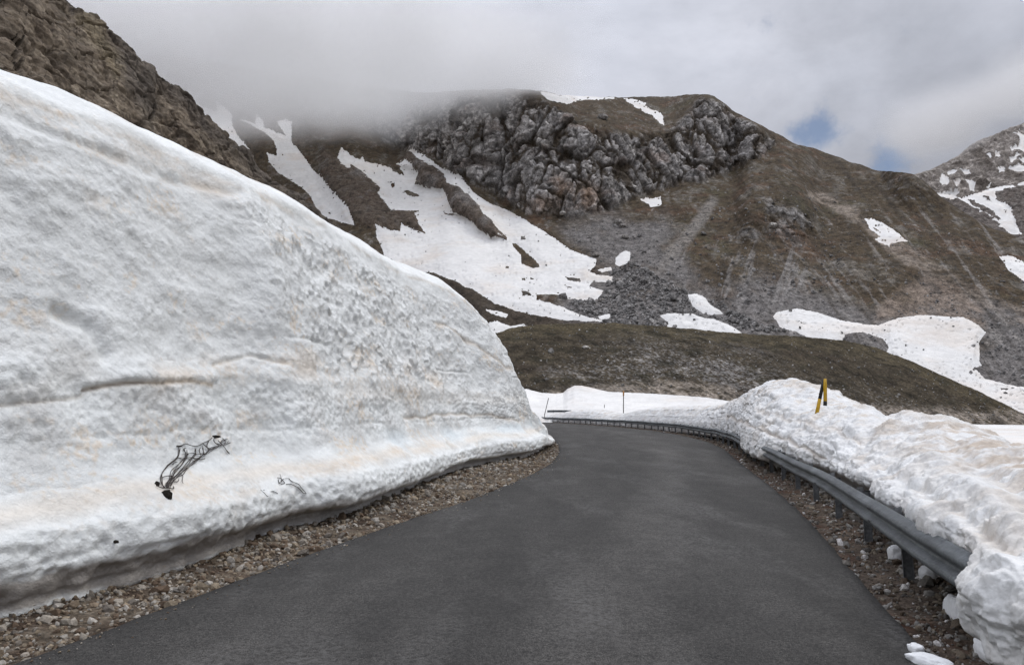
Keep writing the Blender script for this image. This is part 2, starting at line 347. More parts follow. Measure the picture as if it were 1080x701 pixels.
Ssz = len(q); Scum = np.r_[0, np.cumsum(np.hypot(*np.diff(q, axis=0).T))]
lipn = perlin(Scum * .55, 0 * Scum, 0 * Scum + 4)[:, None]
def build_left(H, po, pz):
    hs = (H / 5.6)[:, None]; zlow = np.minimum(pz, .72)[None]
    z = zlow * np.clip(hs * 1.6, .3, 1) + np.maximum(pz - .72, 0)[None] * ((H - .72 * np.clip(H / 5.6 * 1.6, .3, 1)) / (5.6 - .72))[:, None]
    OFF = po[None] * (np.clip(ks, 0, 1)[:, None] * sstep(.3, 1.6, po) + np.clip(ks * 1.6, .35, 1)[:, None] * (1 - sstep(.3, 1.6, po)))
    OFF = OFF + sstep(.31, .22, pz)[None] * (.24 * sstep(8, 12, q[:, 1]) + .16 * fbm(Scum * 1.7, 0 * Scum, 0 * Scum + 1, 4, .6))[:, None]
    z = z + .06 * lipn * sstep(.9, .1, pz)[None]
    return q[:, 0:1] + n_[:, 0:1] * OFF, q[:, 1:2] + n_[:, 1:2] * OFF, z, hs
for it in range(14):
    m_ = po < 9; X, Y, z, hs = build_left(H, po[m_][::10], pz[m_][::10]); u_, v_ = pix(np.dstack([X, np.maximum(Y, .8), z]))
    df = v_ - np.interp(u_, SIL[:, 0], SIL[:, 1]) + (Y < 1.5) * 900; j_ = df.argmin(1); dm = df[np.arange(len(j_)), j_]; yj = Y[np.arange(len(j_)), j_]
    dm = np.where((q[:, 1] < 5) | (np.abs(dm) > 400), 0, dm)
    H = gsm(np.clip(H + .7 * dm * yj / F, .3, 6.6), 6)
H = gsm(np.where(q[:, 1] > 43, np.minimum(H, np.interp(q[:, 1], [43, 52], [1.2, .3])), H), 5)
X, Y, zz_, hs = build_left(H, po, pz)
print('left bank H', H[::150].round(2))
P = np.dstack([X, Y, zz_]).astype(np.float32)
Nn_ = gnormals(P)
if (Nn_[Ssz // 3, 250] * np.array([1, 0, .5])).sum() < 0: Nn_ = -Nn_
SS = np.broadcast_to(Scum[:, None], X.shape); TT = np.broadcast_to(tt[None], X.shape)
U, V = pix(P)
px, py, pz3 = P[..., 0], P[..., 1], P[..., 2]
big = fbm(px * .35, py * .35, pz3 * .5, 3)
med = fbm(px * 1.3, py * 1.3, pz3 * 2.0, 4)
fine = fbm(px * 6, py * 6, pz3 * 8, 4, .6)
wx = .35 * perlin(px * 1.5, py * 1.5, pz3 * 1.5); wy = .35 * perlin(px * 1.5 + 9, py * 1.5, pz3 * 1.5)
f1a, f2a, ca_ = worley2(SS * 4.0 + wx, TT * 4.6 + wy)          # big cups
f1b, f2b, _ = worley2(SS * 8.5 + wx * 2, TT * 9.5 + wy * 2)       # small cups
f1c, f2c, _ = worley2(SS * 5.2 + wx * 2, TT * 7 + wy * 2)
zoneA = sstep(11.5, 14.5, SS - SS[np.argmin(np.abs(q[:, 1] - 2)), 0]) * 0
yb = py
zoneA = sstep(10.5, 14.5, yb) * sstep(27, 19, yb) * sstep(1.9, 2.6, pz3) * sstep(5.35, 4.9, pz3)
zoneB = sstep(2.2, 1.9, pz3) * sstep(1.05, 1.4, pz3) * (.5 + .5 * sstep(-.2, .3, big))
zoneC = sstep(.75, .6, pz3) * sstep(.1, .2, pz3)
zoneD = sstep(1.0, 2.2, pz3) * sstep(5.4, 4.6, pz3) * sstep(-.3, .4, med) * (1 - zoneA)
cup = lambda f: .5 * (1 - np.exp(-(f / .33) ** 2))
disp = .17 * big + .06 * med + .018 * fine + .05 * fbm(SS * 1.2 + TT * .9, TT * .35 - SS * .2, 0 * SS, 4, .55)
disp = disp * np.where(pz3 < .4, .45, 1)
disp += zoneA * (.5 + .5 * sstep(-.3, .2, med)) * (.13 * cup(f1a) * (.4 + 1.1 * ca_) + .03 * cup(f1b)) + zoneB * .07 * cup(f1b) + zoneC * (.06 * cup(f1c)) + zoneD * (.04 * cup(f1c) + .018 * cup(f1b))
# thin melt ledges running along the bank
zw = pz3 + .10 * perlin(SS * .25, 0 * SS, 0 * SS) + .03 * perlin(SS * 1.1, 0 * SS + 5, 0 * SS)
def ledge(z0, a_, wdt, gate=1.): return gate * a_ * np.exp(-((zw - z0) / wdt) ** 2)
gate1 = sstep(-.25, .25, perlin(SS * .22 + 3, 0 * SS, 0 * SS + 2))
def trace(pts, w_):
    best = np.full(U.shape, 1e9)
    uu_, vv_ = U + 5 * perlin(px * .8, py * .8, pz3 * .8), V + 3.5 * perlin(px * 1.1, py * 1.1, pz3 * 1.1 + 4)
    for (ax, ay), (bx, by) in zip(pts[:-1], pts[1:]):
        t = np.clip(((uu_ - ax) * (bx - ax) + (vv_ - ay) * (by - ay)) / ((bx - ax) ** 2 + (by - ay) ** 2), 0, 1)
        best = np.minimum(best, (uu_ - ax - t * (bx - ax)) ** 2 + (vv_ - ay - t * (by - ay)) ** 2)
    return np.exp(-best / w_ ** 2) * (py > 2)
tA_ = trace([(92, 409), (150, 405), (200, 402), (222, 405)], 2.6); tA2 = trace([(92, 402), (150, 398), (222, 398)], 6)
tB_ = trace([(461, 339), (500, 362), (541, 391)], 1.6); tC_ = trace([(225, 384), (262, 377), (300, 384)], 2.5)
tD_ = trace([(62, 328), (95, 345), (114, 374)], 9); tE_ = trace([(430, 441), (470, 437), (510, 438), (548, 444)], 1.8)
tF_ = trace([(0, 122), (60, 143), (130, 170), (185, 192), (250, 204)], 6); tG_ = trace([(0, 428), (40, 424), (90, 415)], 2.5); tH_ = trace([(0, 522), (80, 512), (110, 508)], 2.)
brk = .55 + .9 * fbm(px * 2.2, py * 2.2, pz3 * 2.2 + 3, 3)
disp += -.06 * tA_ * brk + .03 * tA2 - .03 * tB_ - .04 * tC_ - .12 * tD_ - .035 * tE_ - .05 * tF_ - .03 * tG_ - .02 * tH_
disp += .02 * fbm(SS * .35, TT * 5, 0 * SS, 3) * sstep(2.6, 1.8, pz3)
disp += -ledge(1.42, .03, .025, gate1) - ledge(2.85, .035, .03, sstep(0, .3, perlin(SS * .3, 0 * SS, 0 * SS + 7))) - ledge(3.7, .035, .05, sstep(.05, .3, perlin(SS * .25 + 4, 0 * SS, 0 * SS + 17)))
crz = pz3 / np.maximum(hs, .2)
disp = disp * (1 - .45 * sstep(4.6, 5.2, crz))
P2 = P + Nn_ * disp[..., None]
disp = disp
# keep the top clean
tq = sstep(5.5, 7, TT * 0 + po[None]); P2 = P2 * (1 - tq[..., None]) + (P + np.array([0, 0, 1.]) * (.3 * big)[..., None]) * tq[..., None]
clean = np.array([.79, .81, .80], np.float32)
col = np.zeros(P.shape, np.float32) + clean
dust = fbm(px * 1.1 + 20, py * 1.1, pz3 * 2.2, 5, .6); dust2 = fbm(px * .4 + 7, py * .4, pz3 * 1.2 + 5, 3)
speck = fbm(px * 14, py * 14, pz3 * 14, 2)
warmband = sstep(2.6, 2.05, zw) * sstep(1.75, 2.0, zw)
col = mixc(col, (.80, .74, .66), np.clip(.55 * sstep(.05, .55, dust) * sstep(-.3, .3, dust2) + .5 * warmband * sstep(-.3, .2, dust2), 0, .8))
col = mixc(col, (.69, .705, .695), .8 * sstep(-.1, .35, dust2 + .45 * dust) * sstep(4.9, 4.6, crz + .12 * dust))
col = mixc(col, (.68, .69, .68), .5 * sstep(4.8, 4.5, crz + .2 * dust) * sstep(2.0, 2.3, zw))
col = mixc(col, (.56, .55, .53), .55 * sstep(-.1, .4, med + .3 * fine) * sstep(1.95, 1.85, zw) * sstep(1.0, 1.3, zw))
col = mixc(col, (.66, .74, .78), .5 * np.exp(-((zw - 1.1) / .2) ** 2) * sstep(.1, -.3, dust2))
col = mixc(col, (.72, .60, .46), .6 * sstep(.1, .42, dust + .5 * speck) * sstep(-.1, .25, dust2))
col = mixc(col, (.50, .41, .31), .8 * np.clip(tA_ + .7 * tB_ + .3 * tC_ + .6 * tE_ + .5 * tF_ * sstep(-.2, .3, dust) + .4 * tG_, 0, 1))
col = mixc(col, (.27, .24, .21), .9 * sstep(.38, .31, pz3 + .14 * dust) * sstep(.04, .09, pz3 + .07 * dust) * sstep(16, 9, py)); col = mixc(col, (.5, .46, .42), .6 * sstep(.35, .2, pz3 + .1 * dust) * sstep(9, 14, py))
col = mixc(col, (.76, .68, .58), .6 * np.exp(-((zw - .86) / .09) ** 2) * sstep(-.2, .2, dust2 + .2))
col = mixc(col, (.56, .48, .39), .45 * np.exp(-((crz - 4.72 + .14 * dust + .12 * perlin(SS * .3, 0 * SS, 0 * SS + 3)) / .06) ** 2) * sstep(-.25, .2, dust))
col = mixc(col, (.70, .66, .60), .5 * sstep(-.05, .35, dust) * sstep(4.8, 5.0, crz))
col = mixc(col, (.45, .36, .27), .6 * sstep(.5, .62, speck) * sstep(-.1, .3, dust))
tW = np.clip(trace([(170, 398), (300, 386), (460, 402)], 15) + trace([(60, 560), (200, 530), (330, 500), (470, 462)], 9) * .8 + trace([(0, 100), (120, 150), (250, 212)], 9) * .6, 0, 1)
col = mixc(col, (.66, .55, .43), .55 * tW * sstep(-.25, .3, dust + .5 * speck))
kp = np.ones((P.shape[0] - 1, P.shape[1] - 1), bool)
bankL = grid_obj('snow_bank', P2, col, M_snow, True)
props(bankL, 'towering ploughed wall of old snow along the left road edge', 'snow bank')
LB = P2; LBu, LBv = pix(P2); LBn = gnormals(P2)
def on(u, v, G, Gu, Gv):
    d = (Gu - u) ** 2 + (Gv - v) ** 2 + (G[..., 1] < .5) * 1e9
    dm = d.min(); c = np.argwhere(d < dm + 2.5); ys = [G[i, j, 1] for i, j in c]; i, j = c[int(np.argmin(ys))]
    return Vector(G[i, j])
# ------------------------------------------------------------------ right snow bank
RS = np.array([(500, 438), (560, 437.5), (583, 437), (600, 434.5), (612, 432), (635, 431.6), (650, 435), (658, 436.5), (668, 434), (690, 430), (720, 428.5), (760, 428), (768, 426), (778, 421), (790, 415), (797, 409), (803, 405), (815, 402.5), (830, 402), (845, 403.5), (860, 408), (875, 413), (890, 421), (905, 428), (925, 436), (936, 440), (944, 438), (955, 435), (970, 433.5), (987, 434.5), (1002, 440), (1018, 449), (1040, 460), (1060, 469), (1080, 479), (1160, 500), (1300, 520)])
q = resample(RAIL, .011 + .00115 * np.clip(RAIL[:, 1], 3, 140)); q = q[q[:, 1] > 1.2]
n_ = gsm(perp(q), 30); n_ /= np.linalg.norm(n_, axis=1)[:, None]
yy = q[:, 1]
coff = np.interp(yy, [0, 8, 14, 22, 30, 45, 90, 130], [1.9, 2.0, 2.1, 2.3, 2.2, 2.2, 2.6, 3.5])
Cx = q[:, 0] + n_[:, 0] * coff; Cy = q[:, 1] + n_[:, 1] * coff
uu = CX + F * Cx / np.maximum(Cy, 1.5)
for _ in range(3):
    H = EYE + elev(uu, np.interp(uu, RS[:, 0], RS[:, 1])) * Cy; uu, _v = pix(np.stack([Cx, np.maximum(Cy, 1.5), H], -1))
H = np.where(Cy < 4.5, 1.15, H); H = gsm(np.clip(H, .9, 3.2), 6)
qR, nR = q, n_
lo = np.interp(yy, [0, 4.5, 5.0, 5.35, 7, 10, 11, 16, 18, 20.2, 21.5, 27, 30, 34, 60, 140], [-.27, -.25, -.21, .03, .13, .20, .45, .45, .32, .18, -.12, -.12, .08, .24, .27, .27])
lz = np.interp(yy, [0, 4.5, 5.0, 5.35, 7, 10, 11, 16, 18, 20.2, 21.5, 27, 30, 34, 60, 140], [.2, .24, .34, .66, .66, .62, .60, .56, .58, .62, .36, .34, .5, .36, .05, .05])
Sc = np.r_[0, np.cumsum(np.hypot(*np.diff(q, axis=0).T))]
lz = lz + .05 * fbm(Sc * 2.5, 0 * Sc, 0 * Sc, 4, .6); lo = lo + .05 * fbm(Sc * 1.8, 0 * Sc + 5, 0 * Sc, 3)
M = 330
tb = np.linspace(0, 1, M)
keys = np.array([0, .05, .12, .17, .20, .26, .36, .48, .60, .74, .84, .92, 1.])
nf = sstep(7.5, 5.6, yy)
def rows(A, tb): return np.stack([np.interp(tb, keys, r) for r in A])
def build_right(H, tb, sm):
    Z0 = np.stack([lo * 0 - .15, lo * 0 - .02, lz * .45, lz - .07, lz, lz + .16 * (H - lz), lz + .38 * (H - lz), lz + .62 * (H - lz), lz + .86 * (H - lz), H, H - .12 * (H), H * .35, H * 0 - 1.2], 1)
    O0 = np.stack([lo + 1.2, lo + .85, lo + .5, lo + .16, lo + .04, lo + .03 - .03 * nf, lo + .16 - .16 * nf, lo + .5 - .25 * nf, np.maximum(lo, 0) + 1.05 - .2 * nf, coff, coff + .9, coff + 2.6, coff + 4.6], 1)
    ZZ, OO = rows(Z0, tb), rows(O0, tb)
    if sm: ZZ, OO = gsm(ZZ, sm, 1), gsm(OO, sm, 1)
    return q[:, 0:1] + n_[:, 0:1] * OO, q[:, 1:2] + n_[:, 1:2] * OO, ZZ
for it in range(14):
    X, Y, Z = build_right(H, np.linspace(.3, .95, 30), 0); u_, v_ = pix(np.dstack([X, np.maximum(Y, .8), Z]))
    df = v_ - np.interp(u_, RS[:, 0], RS[:, 1]) + ((Y < 1.5) | (u_ > 1095)) * 900; j_ = df.argmin(1); dm = df[np.arange(len(j_)), j_]; yj = Y[np.arange(len(j_)), j_]
    dm = np.where((q[:, 1] < 4) | (np.abs(dm) > 400), 0, dm)
    H = gsm(np.clip(H + .7 * dm * yj / F, .75, 3.2), 4)
print('right bank H', np.c_[yy, H][::60].round(2).tolist())
H12 = np.interp(12.2, q[:, 1][:400], H[:400]) if False else H[np.argmax(q[:, 1] > 12.2)]; H = np.where(q[:, 1] < 12.2, np.interp(q[:, 1], [0, 9.5, 12.2], [1.13, 1.13, H12]), H); H = gsm(H, 6)
X, Y, ZZ = build_right(H, tb, 4)
P = np.dstack([X, Y, ZZ]).astype(np.float32); Nn_ = gnormals(P)
if Nn_[400, 200][2] < 0: Nn_ = -Nn_
px, py, pz3 = P[..., 0], P[..., 1], P[..., 2]
SS = np.broadcast_to(Sc[:, None], X.shape); TT = np.concatenate([np.zeros((len(q), 1)), np.cumsum(np.linalg.norm(np.diff(P, axis=1), axis=-1), 1)], 1)
big = fbm(px * .8, py * .8, pz3 * .8, 3); med = fbm(px * 2.6, py * 2.6, pz3 * 3.4, 4, .55); fine = fbm(px * 10, py * 10, pz3 * 10, 4, .65)
flute = fbm(SS * 9, TT * 1.6, 0 * SS, 3, .6, True)
wx = .4 * perlin(px * 2, py * 2, pz3 * 2)
f1, f2, _ = worley2(SS * 7.5 + wx, TT * 7.5 - wx); f1d, f2d, _ = worley2(SS * 2.3 + wx, TT * 2.6 - wx)
face = sstep(.19, .24, tb)[None] * sstep(.66, .5, tb)[None]; under = sstep(.2, .1, tb)[None]
crs = fbm(px * 1.5, py * 1.5, pz3 * 3.2, 4, .55, True)
disp = .20 * big + .09 * (crs - .3) + .05 * med + .012 * fine + .12 * cup(f1d) * (1 - .5 * face) + .02 * cup(f1) + .05 * flute * face
zw = pz3 - .3 * (H[:, None] - 1.3) + .07 * perlin(SS * .6, 0 * SS, 0 * SS) + .03 * perlin(SS * 2.5, 0 * SS, 0 * SS + 2)
for z0, a_, wd, sd_ in ((1.42, .07, .03, 3), (1.12, .05, .03, 9), (.9, .05, .025, 13), (1.75, .06, .03, 21)):
    g_ = sstep(-.15, .2, perlin(SS * .35, 0 * SS, 0 * SS + sd_)); disp -= g_ * a_ * np.exp(-((zw - z0) / wd) ** 2) * (1 - under) - g_ * .5 * a_ * np.exp(-((zw - z0 - .07) / (2 * wd)) ** 2) * (1 - under)
Ur, Vr = pix(P)
def traceR(pts, w_):
    best = np.full(Ur.shape, 1e9); uu_, vv_ = Ur + 4 * perlin(px * 1.1, py * 1.1, pz3 * 1.1), Vr + 4 * perlin(px * 1.1, py * 1.1, pz3 * 1.1 + 4)
    for (ax, ay), (bx, by) in zip(pts[:-1], pts[1:]):
        t = np.clip(((uu_ - ax) * (bx - ax) + (vv_ - ay) * (by - ay)) / ((bx - ax) ** 2 + (by - ay) ** 2), 0, 1)
        best = np.minimum(best, (uu_ - ax - t * (bx - ax)) ** 2 + (vv_ - ay - t * (by - ay)) ** 2)
    return np.exp(-best / w_ ** 2) * (py > 2)
g1_ = traceR([(940, 437), (920, 452), (908, 470), (885, 484)], 8); g2_ = traceR([(765, 438), (795, 449), (835, 465), (866, 484)], 2.2); g3_ = traceR([(905, 478), (911, 487), (948, 505), (986, 529), (1030, 556), (1085, 596)], 7)
g4_ = traceR([(800, 432), (840, 446), (885, 455), (905, 462)], 2); g5_ = traceR([(1005, 475), (1040, 500), (1085, 530)], 9); g6_ = traceR([(925, 465), (960, 478), (1000, 500), (1040, 530), (1085, 560)], 9)
disp += -.13 * g1_ - .05 * g2_ - .05 * g3_ - .035 * g4_ - .06 * g5_ + .05 * g6_
disp = disp - .05 * face; disp *= (.35 + .65 * sstep(.16, .24, tb))[None] * np.interp(py, [0, 30, 60], [1, 1, .5]) * np.clip(1 - .5 * sstep(1., .5, H[:, None]), .3, 1)
P2 = P + Nn_ * disp[..., None]
col = np.zeros(P.shape, np.float32) + np.array([.665, .668, .66], np.float32)
d1 = fbm(px * 1.4 + 4, py * 1.4, pz3 * 1.8, 5, .62); d2 = fbm(px * .5 + 4, py * .5, pz3 * .8 + 9, 3); d3 = fbm(px * 11, py * 11, pz3 * 11, 3, .6)
top = sstep(.45, .65, tb)[None]
col = mixc(col, (.52, .46, .39), .8 * sstep(-.1, .3, d1) * (.35 + .65 * top))
nearlump = sstep(18, 12, py) * top
col = mixc(col, (.43, .36, .29), .75 * sstep(-.4, .15, d1 + .4 * d3 + .3 * d2) * nearlump)
col = mixc(col, (.52, .47, .41), .45 * sstep(.15, .5, d2 + .4 * d3) * (1 - .3 * top))
col = mixc(col, (.36, .29, .22), .6 * sstep(.42, .6, d3) * sstep(0, .4, d1))
far = sstep(38, 60, py); col = mixc(col, (.60, .58, .55), far * sstep(-.1, .3, d1) * .6 * sstep(.62, .35, tb)[None])
col = mixc(col, (.42, .34, .26), np.clip(.5 * g2_ + .35 * g3_ * sstep(-.1, .3, d1) + .4 * g4_, 0, 1))
bankR = grid_obj('snow_bank', P2, col, M_snowr, True, flip=False)
props(bankR, 'lumpy dirty snow bank spilling over the guardrail on the right', 'snow bank')
RB = P2; RBu, RBv = pix(P2)
# ------------------------------------------------------------------ mountains
def bumpmask(u, v, poly, soft=3., wob=0.):
    return sstep(-soft, soft, sdist(u, v, poly) + wob)
RIDGE = np.array([(-120, 40), (100, 55), (200, 62), (300, 78), (400, 94), (450, 98), (500, 95), (540, 94), (568, 96), (600, 101), (640, 103), (700, 102), (722, 101), (737, 99), (752, 101), (762, 108), (775, 118), (800, 131), (825, 144), (838, 152), (860, 157), (880, 164), (900, 172), (925, 180), (945, 181), (962, 184), (975, 192), (985, 201), (993, 209), (1006, 216), (1022, 228), (1042, 239), (1080, 252), (1180, 290), (1300, 330)])
SNOW = [
 ('snow_patch', TR(t1, [(90, 165), (130, 175), (190, 200), (215, 200), (205, 150), (250, 180), (290, 220), (295, 290), (340, 360), (400, 430), (375, 455), (330, 440), (180, 320), (70, 200)]), [], 'short steep snow tongue beside the near rock slope, just under the cloud'),
 ('snow_patch', TR(t1, [(350, 255), (430, 275), (435, 225), (470, 260), (475, 295), (540, 325), (600, 340), (555, 262), (600, 250), (632, 265), (625, 370), (690, 450), (740, 520), (800, 580), (850, 640), (960, 760), (990, 850), (800, 800), (740, 680), (700, 640), (560, 550), (510, 490), (495, 445), (545, 462), (550, 420), (540, 370), (430, 290)]), [], 'long forked snow gully dropping from the cloud to behind the left snow wall'),
 ('snow_field', TR(t2, [(110, 145), (150, 175), (190, 205), (215, 210), (228, 198), (240, 222), (320, 240), (380, 255), (410, 285), (440, 300), (465, 295), (460, 275), (430, 235), (470, 212), (510, 235), (520, 270), (545, 285), (530, 345), (590, 370), (690, 380), (720, 440), (745, 510), (830, 545), (900, 610), (960, 650), (1000, 630), (1045, 660), (1050, 650), (1000, 610), (960, 550), (920, 525), (880, 465), (780, 375), (715, 340), (690, 285), (640, 245), (560, 210), (497, 165), (560, 182), (640, 235), (690, 265), (800, 325), (850, 390), (940, 450), (1078, 508)])
    + TR(t3, [(600, 40), (670, 85), (750, 140), (800, 160), (860, 180), (855, 205), (830, 235), (870, 250), (930, 255), (930, 280), (840, 275), (830, 300), (890, 315), (870, 350), (790, 355), (740, 350), (700, 335), (600, 335), (600, 360), (720, 390), (760, 410), (820, 432), (880, 445), (885, 452), (700, 440), (600, 425), (500, 397), (420, 370), (350, 325), (300, 300), (155, 235), (80, 240), (-60, 160)])
    + TR(t2, [(310, 640), (303, 580), (330, 590), (380, 610), (440, 612), (450, 575), (520, 610), (585, 625), (545, 560), (525, 515), (545, 500), (390, 492), (315, 400), (330, 370), (250, 290), (160, 235), (155, 258), (105, 235), (90, 192)]),
   [TR(t3, [(490, 100), (520, 115), (560, 150), (600, 185), (620, 215), (590, 220), (535, 200), (530, 160), (495, 120)]),
    TR(t2, [(460, 385), (500, 385), (545, 405), (555, 418), (515, 425), (480, 410)]), TR(t2, [(380, 340), (410, 340), (415, 360), (395, 372)]),
    TR(t3, [(730, 258), (790, 264), (798, 280), (770, 278), (735, 270)]), TR(t3, [(728, 298), (755, 300), (758, 308), (735, 306)]),
    TR(t2, [(690, 512), (800, 519), (840, 530), (780, 530), (700, 522)]), TR(t3, [(530, 80), (552, 80), (552, 95), (534, 95)]), TR(t3, [(467, 212), (484, 214), (480, 224), (468, 222)]),
    TR(t3, [(535, 262), (552, 262), (552, 273), (536, 272)]), TR(t3, [(572, 258), (590, 262), (590, 268), (574, 267)]), TR(t3, [(535, 318), (560, 321), (590, 346), (540, 340)])],
   'broad snow field split by rock ribs on the lower left of the mountain'),
 ('snow_patch', TR(t3, [(385, 403), (430, 405), (475, 420), (470, 430), (410, 418)]), [], 'thin sliver of snow on dark turf just above the left snow wall end'),
 ('snow_patch', TR(t3, [(380, 470), (400, 458), (430, 450), (450, 460), (490, 470), (545, 462), (560, 472), (440, 500), (400, 520)]), [], 'small snow patch at the left tip of the dark hill'),
 ('snow_patch', TR(t3, [(1008, 148), (990, 140), (965, 155), (945, 172), (943, 200), (965, 208), (1005, 190)]), [], 'small rounded snow patch alone in grey scree above the boulder field'),
 ('snow_patch', TR(t3, [(870, 430), (900, 420), (922, 418), (920, 432), (900, 442), (875, 440)]), [], 'tiny snow scrap at the right end of the broad snow field'),
 ('snow_patch', TR(t3, [(870, 226), (925, 213), (932, 226), (890, 234)]), [], 'tiny snow sliver between boulders right of the broad snow field'),
 ('snow_patch', TR(t4, [(318, 70), (330, 78), (390, 88), (560, 95), (685, 105), (690, 112), (560, 118), (510, 122), (490, 128), (475, 139), (420, 130), (360, 118)]), [], 'flat snow cap lying along the mountain crest'),
 ('snow_patch', TR(t4, [(740, 112), (790, 118), (840, 138), (835, 152), (880, 170), (905, 178), (930, 200), (934, 242), (918, 235), (890, 205), (860, 187), (820, 160), (790, 150)]), [], 'hooked strip of snow just below the mountain crest'),
 ('snow_patch', TR(t4, [(825, 615), (850, 608), (880, 607), (915, 600), (922, 630), (905, 646), (870, 650), (858, 635)]), [], 'small snow patch at the foot of the grey cliff'),
 ('snow_patch', TR(t5, [(268, 497), (310, 497), (345, 510), (365, 540), (400, 560), (425, 580), (370, 583), (330, 577), (290, 548)]), [], 'upper of the two snow patches above the middle of the dark hill'),
 ('snow_patch', TR(t5, [(148, 588), (180, 578), (290, 578), (340, 598), (380, 603), (450, 628), (505, 662), (498, 690), (330, 680), (250, 660), (180, 642), (185, 620)]), [TR(t5, [(262, 604), (285, 606), (282, 613), (264, 612)])], 'lower of the two snow patches above the middle of the dark hill'),
 ('snow_field', TR(t7, [(50, 235), (65, 220), (130, 210), (200, 222), (290, 252), (370, 265), (400, 265), (470, 240), (550, 230), (690, 238), (740, 265), (762, 290), (740, 320), (740, 380), (748, 400), (720, 410), (760, 445), (830, 465), (892, 470), (1000, 480), (1000, 640), (892, 600), (700, 515), (500, 420), (430, 362), (440, 340), (420, 310), (350, 288), (290, 295), (283, 315), (170, 306), (130, 288), (75, 270)]), [TR(t7, [(722, 406), (745, 405), (745, 414), (725, 413)]), TR(t7, [(812, 475), (840, 477), (835, 484), (815, 482)])], 'large snow field draped behind the right shoulder of the dark hill'),
 ('snow_patch', TR(t6, [(245, 518), (275, 520), (330, 543), (400, 585), (450, 630), (400, 637), (370, 640), (365, 656), (300, 622), (322, 605), (270, 568)]), [TR(t6, [(282, 562), (295, 565), (322, 583), (300, 582)])], 'lone snow patch high on the brown slope to the right'),
 ('snow_patch', TR(t7, [(810, 35), (850, 33), (892, 58), (990, 90), (990, 160), (892, 117), (840, 80)]), [], 'snow patch cut off by the right edge of the view on the brown slope'),
]
SPOTS = [(654 - 0, 221.5, 3), (577, 229, 2.5), (641, 224, 2.5), (676, 304, 3), (679, 303.5, 3), (575, 263, 1.0)]
def relief(u0, u1, du, ridge, vb, dv, Db, tanfn, ridge_noise=0., back=14, backstep=9.):
    us = np.arange(u0, u1, du); rg = np.interp(us, ridge[:, 0], ridge[:, 1])
    rg = gsm(rg, 2.0) + ridge_noise * fbm(us * .06, 0 * us, 0 * us + 2, 5, .6)
    nv = int((vb - rg.min()) / dv); p = np.linspace(0, 1, nv)
    Uu = np.broadcast_to(us[:, None], (len(us), nv)); Vv = vb + (rg[:, None] - vb) * p[None]
    E = elev(Uu, Vv); T = tanfn(Uu, Vv, p)
    dE = np.diff(E, axis=1); Tm = .5 * (T[:, 1:] + T[:, :-1]); Em = .5 * (E[:, 1:] + E[:, :-1])
    lnD = np.concatenate([np.zeros((len(us), 1)), np.cumsum(dE / np.maximum(Tm - Em, .14), 1)], 1)
    Db = np.interp(us, *Db) if isinstance(Db, tuple) else Db
    D = (Db[:, None] if hasattr(Db, '__len__') else Db) * np.exp(lnD)
    return Uu, Vv, gsm(D, 3, 0)
def add_back(P, col, n, step, drop):
    last = P[:, -1:]; k = np.arange(1, n + 1)[None, :, None]
    bk = last + np.concatenate([0 * k, k * step, -drop * step * k ** 1.15], -1)
    return np.concatenate([P, bk], 1), np.concatenate([col, np.repeat(col[:, -1:], n, 1)], 1)
CLIFF = [(300, 80), (420, 90), (480, 104), (540, 104), (572, 108), (592, 120), (608, 134), (650, 142), (700, 143), (722, 124), (740, 106), (762, 110), (790, 132), (815, 150), (805, 166), (775, 176), (740, 190), (720, 192), (675, 208), (630, 222), (600, 230), (556, 226), (520, 205), (490, 190), (465, 172), (437, 160), (400, 148), (370, 128), (320, 118)]
SCREE = [(585, 240), (640, 228), (672, 236), (700, 232), (712, 245), (700, 262), (720, 270), (735, 300), (765, 318), (780, 300), (805, 290), (830, 300), (880, 308), (925, 325), (960, 322), (975, 300), (1025, 312), (1080, 335), (1200, 380), (1200, 460), (560, 460), (590, 335), (600, 300), (640, 290)]
TAN1 = [(855, 200), (905, 222), (948, 255), (985, 280), (1030, 305), (1120, 345), (1120, 356), (1040, 322), (985, 297), (940, 270), (900, 232), (852, 208)]
TAN2 = [(922, 341), (925, 322), (950, 305), (976, 295), (1010, 305), (1035, 325), (1040, 345), (957, 334)]
TAN3 = [(750, 208), (758, 211), (745, 235), (728, 258), (700, 285), (690, 290), (705, 262), (722, 245)]
RUB = [(788, 228), (800, 214), (820, 210), (850, 225), (862, 245), (840, 258), (805, 250), (790, 262), (775, 250)]
ORNG = TR(t4, [(395, 500), (430, 505), (470, 560), (560, 540), (598, 560), (600, 650), (480, 660), (300, 678), (240, 660), (310, 615), (400, 610)])
RIB1 = TR(t2, [(430, 250), (500, 165), (560, 210), (640, 245), (690, 285), (715, 340), (780, 375), (880, 465), (920, 525), (960, 550), (1000, 610), (1045, 660), (960, 650), (900, 610), (830, 545), (745, 510), (720, 440), (690, 380), (590, 370), (530, 345), (545, 285)])
RIB2 = TR(t2, [(0, 130), (60, 200), (150, 240), (240, 280), (330, 370), (390, 490), (545, 500), (525, 515), (585, 625), (520, 610), (450, 575), (440, 612), (300, 600), (140, 520), (60, 400), (0, 320)])
FOOTD = [(450, 270), (530, 320), (600, 336), (640, 342), (700, 342), (700, 460), (400, 460), (400, 260)]
def tan_main(u, v, p):
    wob = 6 * fbm(u * .02, v * .02, 0 * u, 3)
    t = .60 + .06 * fbm(u * .012, v * .012, 0 * u + 1, 3)
    t = t + .95 * bumpmask(u, v, CLIFF, 7, wob) + .3 * bumpmask(u, v, RUB, 8, wob) + .35 * bumpmask(u, v, RIB1, 4, 0) + .25 * sstep(440, 330, u) * sstep(260, 140, v)
    t = t + .5 * bumpmask(u, v, [(930, 178), (968, 184), (990, 208), (1000, 225), (965, 230), (940, 205)], 6)
    return t
